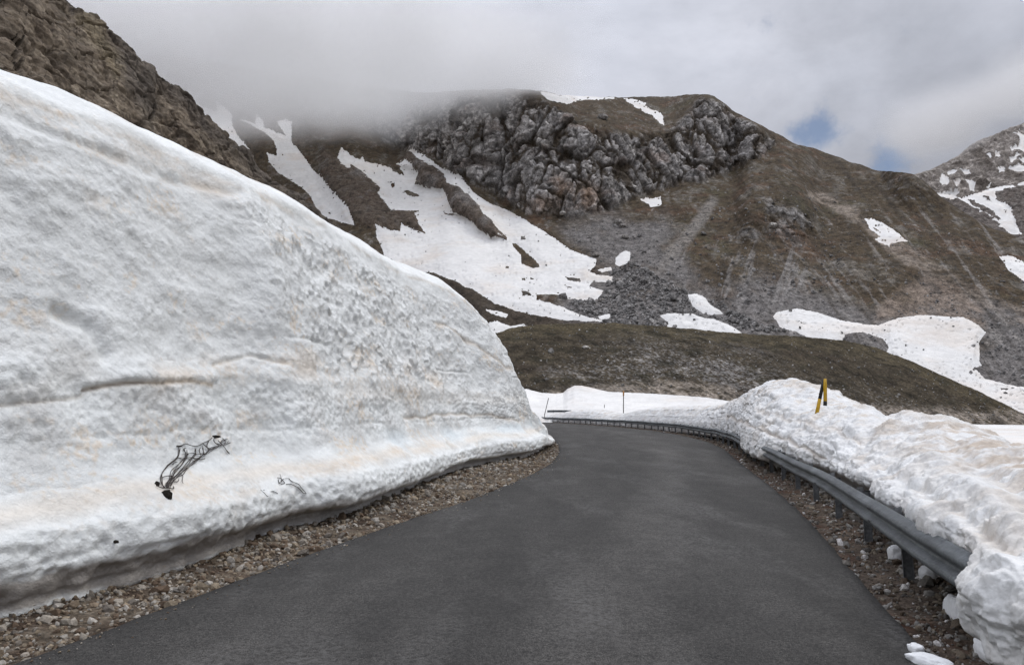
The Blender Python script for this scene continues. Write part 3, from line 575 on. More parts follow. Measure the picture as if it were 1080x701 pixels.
Uu, Vv, D = relief(-60, 1180, .85, RIDGE, 462, .85, ([-60, 300, 600, 1180], [268, 258, 250, 232]), tan_main, 2.2)
# broad spurs and gullies
D = D * (1 + .03 * fbm(Uu * .009 + 3, Vv * .006, 0 * Uu, 3) * sstep(400, 330, Vv) - .035 * bumpmask(Uu, Vv, RIB1, 9) - .03 * bumpmask(Uu, Vv, RIB2, 12))
P = at(Uu, Vv, D).astype(np.float32)
warpu = 2.2 * fbm(Uu * .09, Vv * .09, 0 * Uu, 3) ; warpv = 2.2 * fbm(Uu * .09, Vv * .09, 0 * Uu + 9, 3)
wob = 9 * fbm(P[..., 0] * .02, P[..., 1] * .02, P[..., 2] * .03, 5, .6)
mCl = bumpmask(Uu, Vv, CLIFF, 4, wob * .7); mSc = bumpmask(Uu, Vv, SCREE, 12, wob * 2.2); mRib = np.maximum(bumpmask(Uu, Vv, RIB1, 2, wob * .2), .75 * bumpmask(Uu, Vv, RIB2, 5, wob * .5))
mRub = bumpmask(Uu, Vv, RUB, 8, wob)
snow_sd = np.full(Uu.shape, -99., np.float32); patches = []
for nm, poly, holes, lab in SNOW:
    a_ = np.asarray(poly); ui = np.nonzero((Uu[:, 0] > a_[:, 0].min() - 10) & (Uu[:, 0] < a_[:, 0].max() + 10))[0]
    vsub = Vv[ui]; jj = np.nonzero(((vsub > a_[:, 1].min() - 10) & (vsub < a_[:, 1].max() + 10)).any(0))[0]
    sl = (slice(ui[0], ui[-1] + 1), slice(jj[0], jj[-1] + 1))
    uw, vw = Uu[sl] + warpu[sl] * .55, Vv[sl] + warpv[sl] * .55
    s = sdist(uw, vw, poly)
    for hpoly in holes: s = np.minimum(s, -sdist(uw, vw, hpoly))
    s = s + .9 * fbm(Uu[sl] * .35, Vv[sl] * .35, 0 * uw, 3, .6)
    # dirt / stones poking through near the edges
    pk = perlin(Uu[sl] * .28, Vv[sl] * .45, 0 * uw + 31); s = np.where(s > 0, np.minimum(s, 16 * (.50 - pk) + s * .25), s)
    snow_sd[sl] = np.maximum(snow_sd[sl], s); patches.append((nm, sl, s, lab))
snowm = sstep(-3, 1.5, snow_sd)
Nn_ = gnormals(P)
if Nn_[700, 100][1] > 0: Nn_ = -Nn_
px, py, pz3 = P[..., 0], P[..., 1], P[..., 2]
wx = 6 * perlin(px * .03, py * .03, pz3 * .03)
f1, f2, cid, tA = worley3(px * .05 + wx * .05, py * .05, pz3 * .024 + wx * .02, tilt=True)
g1, g2, gid, tB = worley3(px * .14 + wx * .05, py * .14, pz3 * .075, tilt=True)
k1, k2, kid, tC = worley3(px * .38, py * .38, pz3 * .24, tilt=True)
stp = lambda c_, a1, a2, wd: (c_ - .5) * sstep(0, wd, a2 - a1)
vr = fbm(px * .11 + wx * .03, py * .11, pz3 * .055, 5, .6, True); vr2 = fbm(px * .42, py * .42, pz3 * .22, 4, .6, True)
crag = 5.5 * stp(cid, f1, f2, .12) + 4.2 * stp(gid, g1, g2, .12) + 1.8 * stp(kid, k1, k2, .2) + 8 * tA + 5 * tB + 2.2 * tC + 2.4 * (.6 - g1) + 2.6 * vr + .8 * vr2 - 3.0 * sstep(.12, 0, f2 - f1) - 1.4 * sstep(.10, 0, g2 - g1) - 1.5
rdg = fbm(px * .05, py * .05, pz3 * .035, 5, .55, True)
roughn = fbm(px * .22, py * .22, pz3 * .22, 4, .65)
amp = mCl + .35 * mRub + .4 * mRib
disp = amp * (crag * .42 + 3.0 * rdg) + 1.3 * rdg * (1 - mSc) + (.55 + .2 * mRib) * roughn + 1.2 * fbm(px * .02, py * .02, pz3 * .02, 3)
gull = fbm((Uu - .9 * Vv) * .045, Vv * .006, 0 * Uu + 5, 4, .6)          # run-off grooves down the slope
disp += (1 - mCl) * 1.6 * gull
disp = np.clip(disp, -9, 14)
edge = sstep(462, 445, Vv) * (1 - .75 * sstep(6, 0, Vv - Vv[:, -1:]))
disp = disp * edge * (1 - .93 * snowm)
P = P + Nn_ * disp[..., None].astype(np.float32)
# colours
turf = np.array([.066, .049, .031], np.float32); olive = np.array([.064, .060, .034], np.float32); rust = np.array([.098, .058, .038], np.float32)
n1_ = fbm(px * .018, py * .012, pz3 * .015, 5, .6); n2_ = fbm(px * .08, py * .035, pz3 * .05, 5, .65); n3_ = fbm(px * .35, py * .15, pz3 * .2, 3, .7); n4_ = fbm(px * .035 + 9, py * .035, pz3 * .06, 4)
col = np.zeros(P.shape, np.float32) + turf
col = mixc(col, olive, .7 * sstep(0, .35, n1_) * sstep(640, 760, Uu) + .25 * sstep(0, .4, n2_))
col = mixc(col, rust, .55 * sstep(.05, .4, n4_))
col = mixc(col, (.155, .14, .122), .62 * sstep(.0, .35, n2_ + .5 * n3_ + .2 * gull))
col = mixc(col, (.038, .030, .022), .7 * sstep(.08, .4, -n2_ + .4 * n3_))
col = mixc(col, (.20, .185, .17), .8 * sstep(.28, .5, n3_ + .4 * n2_))
scc = mixc(mixc(np.zeros(P.shape, np.float32) + np.array([.138, .128, .122], np.float32), (.185, .175, .17), .7 * sstep(-.05, .45, n3_)), (.085, .07, .056), .7 * sstep(.1, .45, n4_ + .3 * n2_ + .25 * gull))
col = mixc(col, scc, mSc * .95)
stk = fbm((Uu - .75 * Vv) * .10, Vv * .012, 0 * Uu + 5, 4, .6); stk2 = fbm((Uu + .35 * Vv) * .10, Vv * .012, 0 * Uu + 15, 4, .6)
col = mixc(col, (.20, .185, .17), .75 * sstep(.08, .38, stk + .3 * n2_) * sstep(770, 860, Uu) * sstep(205, 240, Vv))
col = mixc(col, (.20, .188, .178), .8 * sstep(.05, .35, stk2 + .25 * n2_) * sstep(690, 720, Uu) * sstep(900, 820, Uu) * sstep(240, 275, Vv))
col = mixc(col, (.045, .036, .027), .6 * sstep(.05, .35, -stk + .3 * n3_) * sstep(770, 860, Uu))
col = mixc(col, (.19, .15, .12), .85 * bumpmask(Uu, Vv, TAN2, 5, wob * .5) * sstep(-.5, .1, n2_))
col = mixc(col, (.24, .20, .165), .9 * bumpmask(Uu, Vv, TAN1, 3, wob * .5) * sstep(-.35, .2, n2_))
col = mixc(col, (.18, .165, .15), .8 * bumpmask(Uu, Vv, TAN3, 3, wob * .25))
ro = mixc(mixc(np.zeros(P.shape, np.float32) + np.array([.20, .187, .176], np.float32), (.40, .38, .362), sstep(-.05, .4, n3_ + .3 * (gid - .5) + .25 * vr2)), (.085, .078, .074), .85 * sstep(.05, .38, n2_ * .7 - .4 * n3_ - .2 * vr2))
ro = mixc(ro, (.20, .14, .11), .5 * sstep(.1, .4, n4_))
ro = mixc(ro, (.055, .048, .042), .85 * np.maximum(np.maximum(sstep(.13, .02, f2 - f1), .8 * sstep(.13, .02, g2 - g1)), .5 * sstep(.14, .02, k2 - k1)) * sstep(-.5, 0, n2_ + .3))
ro = ro * (.8 + .4 * gid[..., None])
ro = mixc(ro, (.27, .18, .12), .6 * bumpmask(Uu, Vv, ORNG, 7, wob * .6) * sstep(-.35, .25, n2_))
led = sstep(.4, -3.6, crag + 3 * n4_)                    # vegetated ledges and clefts
ro = mixc(ro, (.06, .046, .032), .9 * led)
col = mixc(col, ro, np.clip(mCl * 1.0 * sstep(-.75, -.1, n4_ + .25), 0, 1))
col = mixc(col, ro * .75, mRub * sstep(-.2, .2, n2_) * .8)
col = mixc(col, mixc(np.zeros(P.shape, np.float32) + np.array([.115, .092, .075], np.float32), (.17, .155, .145), sstep(0, .4, n2_ + gull * .5)), mRib * .9)
col = mixc(col, (.048, .038, .029), .85 * bumpmask(Uu, Vv, FOOTD, 8, wob * .5))
col = mixc(col, (.04, .034, .026), .5 * sstep(.35, .55, perlin(px * .12, py * .12, pz3 * .2 + 4)) * (1 - mCl) * (1 - mSc))
Pb, cb = add_back(P, col, 14, 14., .25)
props(grid_obj('mountain', Pb, cb, M_rock, True), kind='structure')
Vv_m = Vv; MT = P; MTu, MTv = pix(P)
def snow_col(shape, px, py, pz3):
    c = np.zeros(shape, np.float32) + np.array([.69, .68, .66], np.float32)
    n = fbm(px * .03, py * .03, pz3 * .05, 5, .6); nn = fbm(px * .2, py * .2, pz3 * .3, 3)
    c = mixc(c, (.63, .56, .49), .55 * sstep(-.02, .4, n)); return mixc(c, (.60, .52, .44), .3 * sstep(.2, .5, nn) * sstep(0, .4, n))
SM = gsm(gsm(P.astype(np.float64), 1.2, 0), 1.2, 1)
for nm, sl, s, lab in patches:
    base = SM[sl]; 
    t = np.clip(s * .16, -.8, .9); nz = Nn_[sl] * .4 + np.array([0, 0, .8])
    Q = base + nz * (t + .05)[..., None]
    keepv = s > -2.0
    kf = keepv[1:, 1:] | keepv[:-1, :-1] | keepv[1:, :-1] | keepv[:-1, 1:]
    o = grid_obj(nm, Q, snow_col(Q.shape, *np.moveaxis(Q, -1, 0).astype(np.float32)), M_snowfar, True, kf)
    props(o, lab, 'snow field' if nm == 'snow_field' else 'snow patch', 'snow lying on the mountain')
# spur behind on the right, and the far snowy peak
def simple_mtn(name, ridge, u0, u1, du, vb, Db, tan, rn, colfn, ampd, snows, labels, back=14., kind='structure', Mm=M_rock, nsc=1., flat=False):
    Uu, Vv, D = relief(u0, u1, du, np.array(ridge), vb, du, Db, lambda u, v, p: tan + .15 * fbm(u * .02, v * .02, 0 * u + 3, 3), rn)
    P = at(Uu, Vv, D).astype(np.float32); n = gnormals(P); n = np.where((n[..., 1:2] > 0), -n, n)
    sdm = np.full(Uu.shape, -99.); L_ = []
    wu, wv = 1.6 * fbm(Uu * .16, Vv * .16, 0 * Uu, 3), 1.6 * fbm(Uu * .16, Vv * .16, 0 * Uu + 9, 3)
    for poly, holes, lab in snows:
        s = sdist(Uu + wu, Vv + wv, poly)
        for hp in holes: s = np.minimum(s, -sdist(Uu + wu, Vv + wv, hp))
        s = s + .7 * fbm(Uu * .5, Vv * .5, 0 * Uu, 2); sdm = np.maximum(sdm, s); L_.append((s, lab))
    px, py, pz3 = (P[..., i] * nsc for i in range(3))
    g1, g2, gid = worley3(px * .045, py * .045, pz3 * .03); k1, k2, kid = worley3(px * .15, py * .15, pz3 * .1)
    dsp = ((1 - g1) * 7 + (1 - k1) * 3 - 4 + 4 * fbm(px * .04, py * .04, pz3 * .03, 5, .6, True)) / nsc * ampd
    dsp *= (1 - .85 * sstep(-2, 1.5, sdm)) * sstep(vb, vb - 8, Vv) * (1 - .7 * sstep(4, 0, Vv - Vv[:, -1:]))
    P = P + n * dsp[..., None].astype(np.float32)
    col = colfn(px, py, pz3)
    Pb, cb = add_back(P, col, 12, back, .25)
    o = props(grid_obj(name, Pb, cb, Mm, flat), kind=kind)
    off = .25 * np.median(D) / 500
    SMp = gsm(gsm(P.astype(np.float64), 1, 0), 1, 1)
    for s, lab in L_:
        Q = SMp + np.array([0, -.35, .8]) * (np.clip(s * .25, -1.2, 1.) + .15)[..., None] * (1.2 * off * 4)
        kv = s > -2; kf = kv[1:, 1:] | kv[:-1, :-1] | kv[1:, :-1] | kv[:-1, 1:]
        if kf.any(): props(grid_obj('snow_patch', Q, snow_col(Q.shape, *np.moveaxis(Q, -1, 0).astype(np.float32)), M_snowfar, True, kf), lab, 'snow patch', 'snow lying on the mountain')
    return P
def col_spur(x, y, z):
    n = fbm(x * .05, y * .05, z * .06, 5, .65); n3 = fbm(x * .3, y * .3, z * .3, 3)
    c = np.zeros(x.shape + (3,), np.float32) + np.array([.13, .112, .10], np.float32)
    return mixc(mixc(c, (.20, .185, .17), .8 * sstep(0, .45, n3 + .3 * n)), (.075, .055, .042), .75 * sstep(0, .4, n))
simple_mtn('ridge', [(960, 225), (985, 205), (1000, 205), (1012, 208), (1025, 205), (1040, 199), (1060, 196), (1075, 193), (1100, 187), (1200, 165)], 960, 1200, .8, 300, 560., .75, 1.0, col_spur, .9,
  [(TR(t6, [(600, 395), (660, 402), (690, 385), (688, 410), (720, 425), (760, 413), (850, 375), (970, 356), (980, 372), (885, 385), (880, 400), (885, 430), (960, 480), (975, 530), (1010, 602), (960, 597), (890, 565), (915, 550), (850, 500), (800, 470), (760, 452), (680, 436), (605, 420)]),
    [TR(t6, [(752, 430), (780, 430), (830, 462), (918, 525), (900, 532), (830, 495), (770, 455)]), TR(t6, [(826, 413), (850, 417), (868, 437), (840, 432)]), TR(t6, [(675, 415), (690, 425), (712, 440), (690, 438)]), TR(t6, [(922, 483), (938, 485), (935, 494)])], 'winding snow band across the distant brown ridge at far right'),
   (TR(t6, [(1000, 345), (1028, 330), (1120, 300), (1120, 330), (1028, 350)]), [], 'scrap of snow on the distant ridge crest at the right edge')], None)
def col_peak(x, y, z):
    n = fbm(x * .03, y * .03, z * .03, 5, .65); n3 = fbm(x * .2, y * .2, z * .2, 3)
    c = np.zeros(x.shape + (3,), np.float32) + np.array([.22, .195, .175], np.float32)
    return mixc(mixc(c, (.48, .44, .40), .85 * sstep(.0, .35, n3)), (.09, .075, .062), .8 * sstep(-.05, .3, n))
PK = []
for poly in ([(612, 330), (625, 305), (650, 325), (655, 350), (640, 368), (615, 355)], [(675, 345), (700, 335), (708, 345), (690, 375), (682, 360)], [(710, 290), (755, 285), (758, 305), (735, 308)], [(740, 335), (765, 335), (782, 355), (775, 395), (762, 380), (755, 355)], [(650, 300), (680, 290), (685, 300), (655, 312)],
             [(600, 400), (690, 388), (700, 400), (660, 420), (600, 418)], [(975, 105), (1000, 95), (1028, 110), (1040, 160), (1028, 195), (1000, 190), (960, 190), (955, 180), (1000, 165), (1005, 140), (990, 115)],
             [(950, 240), (990, 205), (1000, 210), (960, 252)], [(895, 275), (930, 270), (925, 285), (905, 292)], [(955, 275), (1000, 255), (1028, 262), (1060, 280), (990, 290)], [(855, 360), (862, 345), (850, 372), (838, 376)], [(850, 210), (860, 208), (862, 220)], [(1000, 232), (1028, 222), (1060, 225), (1028, 240)], [(880, 200), (900, 205), (905, 225), (890, 222)]):
    PK.append(TR(t6, poly))
cx_ = lambda p: (np.mean([q[0] for q in p]), np.mean([q[1] for q in p]))
labs = ['left side, upper blotch', 'x']
PKL = ['blotchy snow patch lowest and leftmost on the cloudy peak', 'narrow snow streak beside the leftmost blotch on the cloudy peak', 'flat-topped snow patch above the middle gully of the cloudy peak', 'curved snow streak down the middle gully of the cloudy peak', 'thin slanting snow streak highest on the left flank of the cloudy peak', 'snow apron at the foot of the cloudy peak behind the brown ridge', 'largest snow patch on the cloudy peak, near its top', 'short diagonal snow streak below the largest patch of the cloudy peak', 'small oval snow patch mid height on the cloudy peak', 'wide snow patch low on the right of the cloudy peak', 'tiny snow fleck just above the snow band of the brown ridge', 'tiny snow fleck fading into cloud on the peak', 'thin snow streak at the right edge of the cloudy peak', 'faint snow streak just under the cloud on the peak']
simple_mtn('peak', [(950, 190), (985, 178), (1005, 168), (1030, 150), (1060, 138), (1075, 132), (1100, 118), (1200, 80)], 955, 1200, .8, 240, 1500., 1.0, 2.0, col_peak, 1.1, [(p, [], l) for p, l in zip(PK, PKL)], None, 40., nsc=.5)
# dark grassy hill in front
HR = np.array([(420, 395), (480, 372), (510, 357), (527, 350), (539, 346), (556, 343), (590, 341), (640, 340.5), (680, 343), (740, 348), (800, 353), (847, 355), (891, 359), (925, 367), (957, 379), (988, 393), (1020, 407), (1050, 421), (1080, 436), (1100, 445), (1160, 458), (1200, 462)])
Uu, Vv, D = relief(440, 1190, .9, HR, 475, .45, ([440, 560, 700, 850, 1000, 1190], [120, 125, 135, 150, 175, 200]), lambda u, v, p: .42 + .18 * p ** 1 * 0 - .12 * sstep(.75, 1, p) + .04 * fbm(u * .02, v * .02, 0 * u, 3), .5)
P = at(Uu, Vv, D).astype(np.float32); px, py, pz3 = P[..., 0], P[..., 1], P[..., 2]
P[..., 2] += (.45 * fbm(px * .25, py * .25, pz3 * .25, 4, .6) + .8 * fbm(px * .04, py * .04, pz3 * .04, 3) * sstep(0, 12, Vv - Vv[:, -1:]))
n1_ = fbm(px * .03, py * .05, pz3 * .06, 4); n2_ = fbm(px * .3, py * .3, pz3 * .3, 4, .65); n3_ = fbm(px * 1.1, py * 1.1, pz3 * 1.1, 3, .7)
col = np.zeros(P.shape, np.float32) + np.array([.046, .037, .025], np.float32)
col = mixc(col, (.058, .047, .028), .8 * sstep(20, 4, Vv - Vv[:, -1:]) + .4 * sstep(0, .4, n1_) * sstep(30, 10, Vv - Vv[:, -1:]))
col = mixc(col, (.040, .030, .022), .6 * sstep(0, .3, n1_) * (1 - sstep(20, 4, Vv - Vv[:, -1:])))
col = mixc(col, (.20, .19, .18), .9 * sstep(.02, .4, n3_ + .5 * n1_ + .1) * bumpmask(Uu, Vv, [(640, 365), (720, 358), (790, 372), (850, 400), (940, 420), (1000, 430), (900, 440), (760, 415), (650, 415), (580, 390)], 20, 10 * n1_))
col = mixc(col, (.20, .19, .17), .8 * sstep(.38, .55, n3_))
col = mixc(col, (.028, .025, .016), .6 * sstep(.3, .5, perlin(px * .16, py * .16, pz3 * .35 + 7) + .5 * n2_))
rub = sstep(-6, 5, Vv - np.interp(Uu, [560, 690, 760, 840, 900, 960, 1020, 1080, 1180], [414, 404, 408, 416, 427, 431, 432, 435, 438]) + 5 * n2_)
col = mixc(col, (.21, .18, .15), rub * sstep(-.35, .2, n2_ + .5 * n3_) * .95); col = mixc(col, (.36, .32, .28), rub * sstep(.3, .5, n3_) * .8)
Pb, cb = add_back(P, col, 16, 5., .35)
props(grid_obj('hill', Pb, cb, M_hill, False), kind='structure')
HL = P; HLu, HLv = pix(P)
# near rocky slope at upper left
SR = np.array([(-200, -260), (-60, -130), (40, -30), (65, 0), (75, 10), (88, 18), (105, 33), (123, 50), (139, 62), (151, 69), (164, 83), (177, 92), (190, 103), (205, 115), (221, 131), (236, 146), (252, 158), (262, 167), (275, 182), (290, 195), (320, 215), (350, 245), (380, 280)])
Uu, Vv, D = relief(-190, 372, .8, SR, 330, .8, ([-190, 0, 150, 300, 372], [16, 21, 31, 46, 55]), lambda u, v, p: 1.15 + .15 * fbm(u * .02, v * .02, 0 * u, 3), 3.2)
P = at(Uu, Vv, D).astype(np.float32); n_ = gnormals(P); n_ = np.where(n_[..., 1:2] > 0, -n_, n_)
px, py, pz3 = P[..., 0], P[..., 1], P[..., 2]
f1, f2, ci = worley3(px * .45, py * .45, pz3 * .45); g1, g2, gi = worley3(px * 1.7, py * 1.7, pz3 * 1.7)
b_ = fbm(px * .16, py * .16, pz3 * .16, 4, .55, True); m_ = fbm(px * .8, py * .8, pz3 * .8, 4, .6)
dsp = .8 * b_ + .22 * (1 - f1) + .2 * (1 - g1) * 1.3 + .34 * m_ - .25 * sstep(.12, 0, f2 - f1)
P = P + n_ * (dsp * (1 - .6 * sstep(5, 0, Vv - Vv[:, -1:])))[..., None].astype(np.float32)
n1_ = fbm(px * .12, py * .12, pz3 * .12, 4); n2_ = fbm(px * .7, py * .7, pz3 * .7, 4, .65); n3_ = fbm(px * 3, py * 3, pz3 * 3, 3, .7)
col = np.zeros(P.shape, np.float32) + np.array([.135, .108, .080], np.float32)
col = mixc(col, (.27, .225, .17), .75 * sstep(.0, .45, n2_ + .3 * n3_)); col = mixc(col, (.05, .037, .026), .85 * sstep(.08, .4, -n2_ + .3 * n1_ + .25 * (ci - .5)))
dark = sstep(14, -6, sdist(Uu, Vv, [(40, -30), (-200, -300), (600, -300), (600, 400), (300, 230), (240, 165), (190, 118), (155, 90), (150, 130), (120, 80), (90, 40)]) * -1 + 4 * n1_ * 3)
col = mixc(col, (.055, .05, .048), .55 * dark * sstep(-.35, .15, n1_ + .4 * n2_ + .2))
col = mixc(col, (.26, .21, .13), .5 * bumpmask(Uu, Vv, [(75, 20), (100, 35), (118, 70), (120, 95), (108, 80), (85, 45)], 8, 8 * n2_))
Pb, cb = add_back(P, col, 10, 3., .5)
props(grid_obj('rock_slope', Pb, cb, M_slope, False), kind='structure')
# ------------------------------------------------------------------ snow beyond the bend and in the valley
ST = np.array([(470, 408), (555, 410), (571, 414), (586, 415), (594, 414), (599, 409.5), (606, 406.5), (614, 406.5), (627, 409.5), (642, 413), (680, 414.5), (720, 417), (745, 419), (770, 423), (800, 424), (860, 430), (900, 434), (960, 443), (1000, 446)])
us = np.arange(470, 1000, .8); nv = 70; p = np.linspace(0, 1, nv)
vt = np.interp(us, ST[:, 0], ST[:, 1]) + .5 * fbm(us * .2, 0 * us, 0 * us, 3)
Vv = 446 + (vt[:, None] - 446) * p; Uu = np.broadcast_to(us[:, None], Vv.shape)
D = 104 + 26 * p ** 1.1 + 0 * Uu + np.interp(us, [470, 560, 700, 900, 1000], [0, 0, -6, -30, -36])[:, None]
P = at(Uu, Vv, D).astype(np.float32); px, py, pz3 = P[..., 0], P[..., 1], P[..., 2]
P[..., 1] += (1.2 * fbm(px * .12, py * .02, pz3 * .5, 4) * sstep(1, .85, p)[None]).astype(np.float32)
col = snow_col(P.shape, px * 3, py * 3, pz3 * 3); col = mixc(col, (.62, .57, .52), .6 * sstep(.35, .1, p)[None] * sstep(-.1, .3, fbm(px * .8, py * .3, pz3 * 2, 4)))
top_ = np.concatenate([P, P[:, -1:] + np.array([0, 1.5, -.15]), P[:, -1:] + np.array([0, 2.5, -2.5]), P[:, -1:] + np.array([0, 3, -6])], 1)
colt = np.concatenate([col, np.repeat(col[:, -1:], 3, 1)], 1)
props(grid_obj('snow_bank', top_, colt, M_snowfar), 'smooth sloping snow bank beyond the bend, below the dark hill', 'snow bank')
# valley snow strip on the right, and a darker ground rise in front of it
us = np.arange(985, 1200, 1.); vs0 = np.interp(us, [985, 1005, 1040, 1080, 1200], [452, 447, 447.5, 448, 450]); vs1 = np.interp(us, [985, 1012, 1030, 1050, 1080, 1200], [453, 458, 464, 467, 471, 476])
rowsP = []
for k in np.linspace(0, 1, 40):
    vv = vs1 * (1 - k) + vs0 * k; z = -2.35 + .35 * k; Yd = (z - EYE) / elev(us, vv); Pk = at(us, vv, Yd)
    Pk[:, 2] += .35 * math.sin(math.pi * min(k * 1.0, 1)) ** .5 * (1 if 0 < k < 1 else 0) + .1 * perlin(Pk[:, 0] * .2, Pk[:, 1] * .2, 0 * us); rowsP.append(Pk)
P = np.stack(rowsP, 1); P[:, 0, 2] -= .6; P[:, -1, 2] -= 1.2
props(grid_obj('snow_patch', P, snow_col(P.shape, *np.moveaxis(P, -1, 0).astype(np.float32)), M_snowfar), 'flat snow strip on the valley floor behind the right snow bank', 'snow patch')
print('terrain done')
# ------------------------------------------------------------------ stones
def ico(sub=0):
    import bmesh
    b = bmesh.new(); bmesh.ops.create_icosphere(b, subdivisions=sub + 1, radius=1)
    V = np.array([v.co[:] for v in b.verts]); Fq = np.array([[v.index for v in f.verts] for f in b.faces]); b.free(); return V, Fq
def stones(name, pts, size, cols, sub=0, squash=.6, kind='stuff', sink=.3, mt=M_stone, parent=None):
    V, Fq = ico(sub); n = len(pts); m = len(V)
    q = RNG.normal(size=(n, 4)); q /= np.linalg.norm(q, axis=1)[:, None]; a_, b_, c_, d_ = q.T
    Rm = np.stack([1 - 2 * (c_ * c_ + d_ * d_), 2 * (b_ * c_ - a_ * d_), 2 * (b_ * d_ + a_ * c_), 2 * (b_ * c_ + a_ * d_), 1 - 2 * (b_ * b_ + d_ * d_), 2 * (c_ * d_ - a_ * b_), 2 * (b_ * d_ - a_ * c_), 2 * (c_ * d_ + a_ * b_), 1 - 2 * (b_ * b_ + c_ * c_)], -1).reshape(n, 3, 3)
    W = V[None] * (1 + RNG.uniform(-.28, .28, (n, m, 1))) * RNG.uniform([.7, .5, .45], [1.15, .95, .8], (n, 1, 3))
    W = np.einsum('nij,nmj->nmi', Rm, W); W[..., 2] *= squash + .3
    W = W * size[:, None, None] + pts[:, None]; W[..., 2] += size[:, None] * (.5 - sink)
    Fa = (Fq[None] + (np.arange(n) * m)[:, None, None]).reshape(-1, 3)
    return props(raw_mesh(name, W.reshape(-1, 3), Fa, np.repeat(cols, m, 0), mt, False, parent), kind=kind)
def stone_cols(n, warm=1., br=1.):
    base = np.array([[.36, .33, .29], [.25, .20, .15], [.15, .11, .08], [.42, .40, .37], [.30, .25, .19], [.20, .18, .16]])
    c = base[RNG.integers(0, 6, n)] * RNG.uniform(.7, 1.15, (n, 1)) * br; return c
def scatter(E, nrm, n, w0, w1, ymax, pw=1.7, clear=None):
    cand = E[(E[:, 1] > 1.5) & (E[:, 1] < ymax)]; nn = perp(cand) * nrm
    dens = 1 / np.maximum(cand[:, 1], 3) ** pw * np.r_[np.linalg.norm(np.diff(cand, axis=0), axis=1), 0]
    i = RNG.choice(len(cand), n, p=dens / dens.sum()); k = RNG.uniform(w0, w1, n)
    xy = cand[i] + nn[i] * k[:, None] + RNG.normal(0, .02, (n, 2)); return xy, k
xy, k = scatter(LEDGE, -1, 24000, .02, 1.9, 75)
cl_ = fbm(xy[:, 0] * 1.3, xy[:, 1] * 1.3, 0 * xy[:, 0] + 2, 3); sz = np.exp(RNG.normal(-3.95, .5, len(xy))) * (1 + .5 * sstep(.5, 1.5, k)); sel = (cl_ > -.12) | (RNG.random(len(xy)) < .3)
sz = np.minimum(sz * np.interp(xy[:, 1], [5, 15, 40], [1, 1.3, 2]), .09)
def vz(k, X, Y, h, w): kk = k / w; return -.02 + h * sstep(0, .4, kk) + .035 * fbm(X * 2.2, Y * 2.2, 0 * X, 4) * sstep(0, .15, kk)
pts = np.c_[xy, vz(k, xy[:, 0], xy[:, 1], .07, 3.2)][sel]; sz = sz[sel]
xg, kg = scatter(LEDGE, -1, 900, -.01, .25, 60); gi_ = -np.abs(RNG.normal(0, .22, 900)); xg = xg + perp(LEDGE)[RNG.integers(0, 1, 900)] * np.abs(gi_)[:, None]; pts = np.vstack([pts, np.c_[xg, np.full(900, .012)]]); sz = np.r_[sz, RNG.uniform(.004, .012, 900) * np.interp(xg[:, 1], [5, 20], [1, 2])]; sel = np.ones(len(pts), bool)
stones('gravel', pts, sz, stone_cols(sel.sum(), br=.80) * np.array([1.03, 1, .95]), 0)
xy, k = scatter(REDGE, 1, 13000, .02, 1.7, 75)
sz = np.exp(RNG.normal(-4.2, .55, len(xy))) * (1 + 1.3 * sstep(.3, 1.0, k)); sz = np.minimum(sz * np.interp(xy[:, 1], [5, 15, 40], [1, 1.3, 2]), .085)
cc = stone_cols(len(xy), br=.52); wh = RNG.random(len(xy)) < .06; cc[wh] = np.array([.5, .48, .46])
stones('gravel', np.c_[xy, vz(k, xy[:, 0], xy[:, 1], .04, 2.6)], sz, cc, 0)
# boulder debris on the mountain: many small blocks
def on_mtn(poly, n):
    a_ = np.asarray(poly); pts = []
    m = (sdist(MTu[::2, ::2], MTv[::2, ::2], poly) > 0) & (snow_sd[::2, ::2] < -1.); idx = np.argwhere(m) * 2
    sel = idx[RNG.integers(0, len(idx), n)]; return MT[sel[:, 0], sel[:, 1]]
BF = [(600, 308), (640, 306), (640, 285), (665, 275), (690, 290), (720, 305), (770, 325), (800, 340), (830, 350), (880, 348), (905, 345), (900, 352), (640, 345), (590, 315)]
p1 = on_mtn(BF, 1500); s1 = np.exp(RNG.normal(-.35, .45, len(p1)))
p2 = on_mtn(SCREE, 1300); s2 = np.exp(RNG.normal(-.9, .4, len(p2)))
p3 = on_mtn([(590, 235), (700, 230), (860, 200), (900, 300), (760, 330), (640, 300)], 700); s3 = np.exp(RNG.normal(-.7, .5, len(p3)))
p4 = on_mtn([(860, 200), (1000, 240), (1080, 280), (1080, 420), (980, 330), (860, 290)], 500); s4 = np.exp(RNG.normal(-1., .4, len(p4)))
im = np.argwhere((snow_sd > 1.5) & (snow_sd < 9) & (Vv_m > 210)); im = im[RNG.integers(0, len(im), 110)]; p5 = SM[im[:, 0], im[:, 1]] + np.array([0, -.3, .9]); s5 = np.exp(RNG.normal(-.85, .4, 110))
pp = np.vstack([p1, p2, p3, p4, p5]); ss = np.r_[s1, s2, s3, s4, s5]
g = RNG.uniform(.12, .30, (len(pp), 1)) * np.array([1, .96, .92])
stones('scree', pp, ss, g, 0, .8, mt=M_rock)
hsel = RNG.integers([60, 20], [HL.shape[0] - 10, HL.shape[1] - 2], (2600, 2)); hp = HL[hsel[:, 0], hsel[:, 1]]
stones('hill_stones', hp, np.exp(RNG.normal(-1.95, .5, 2600)), RNG.uniform(.14, .36, (2600, 1)) * np.array([1, .96, .9]), 0, .8, mt=M_rock)
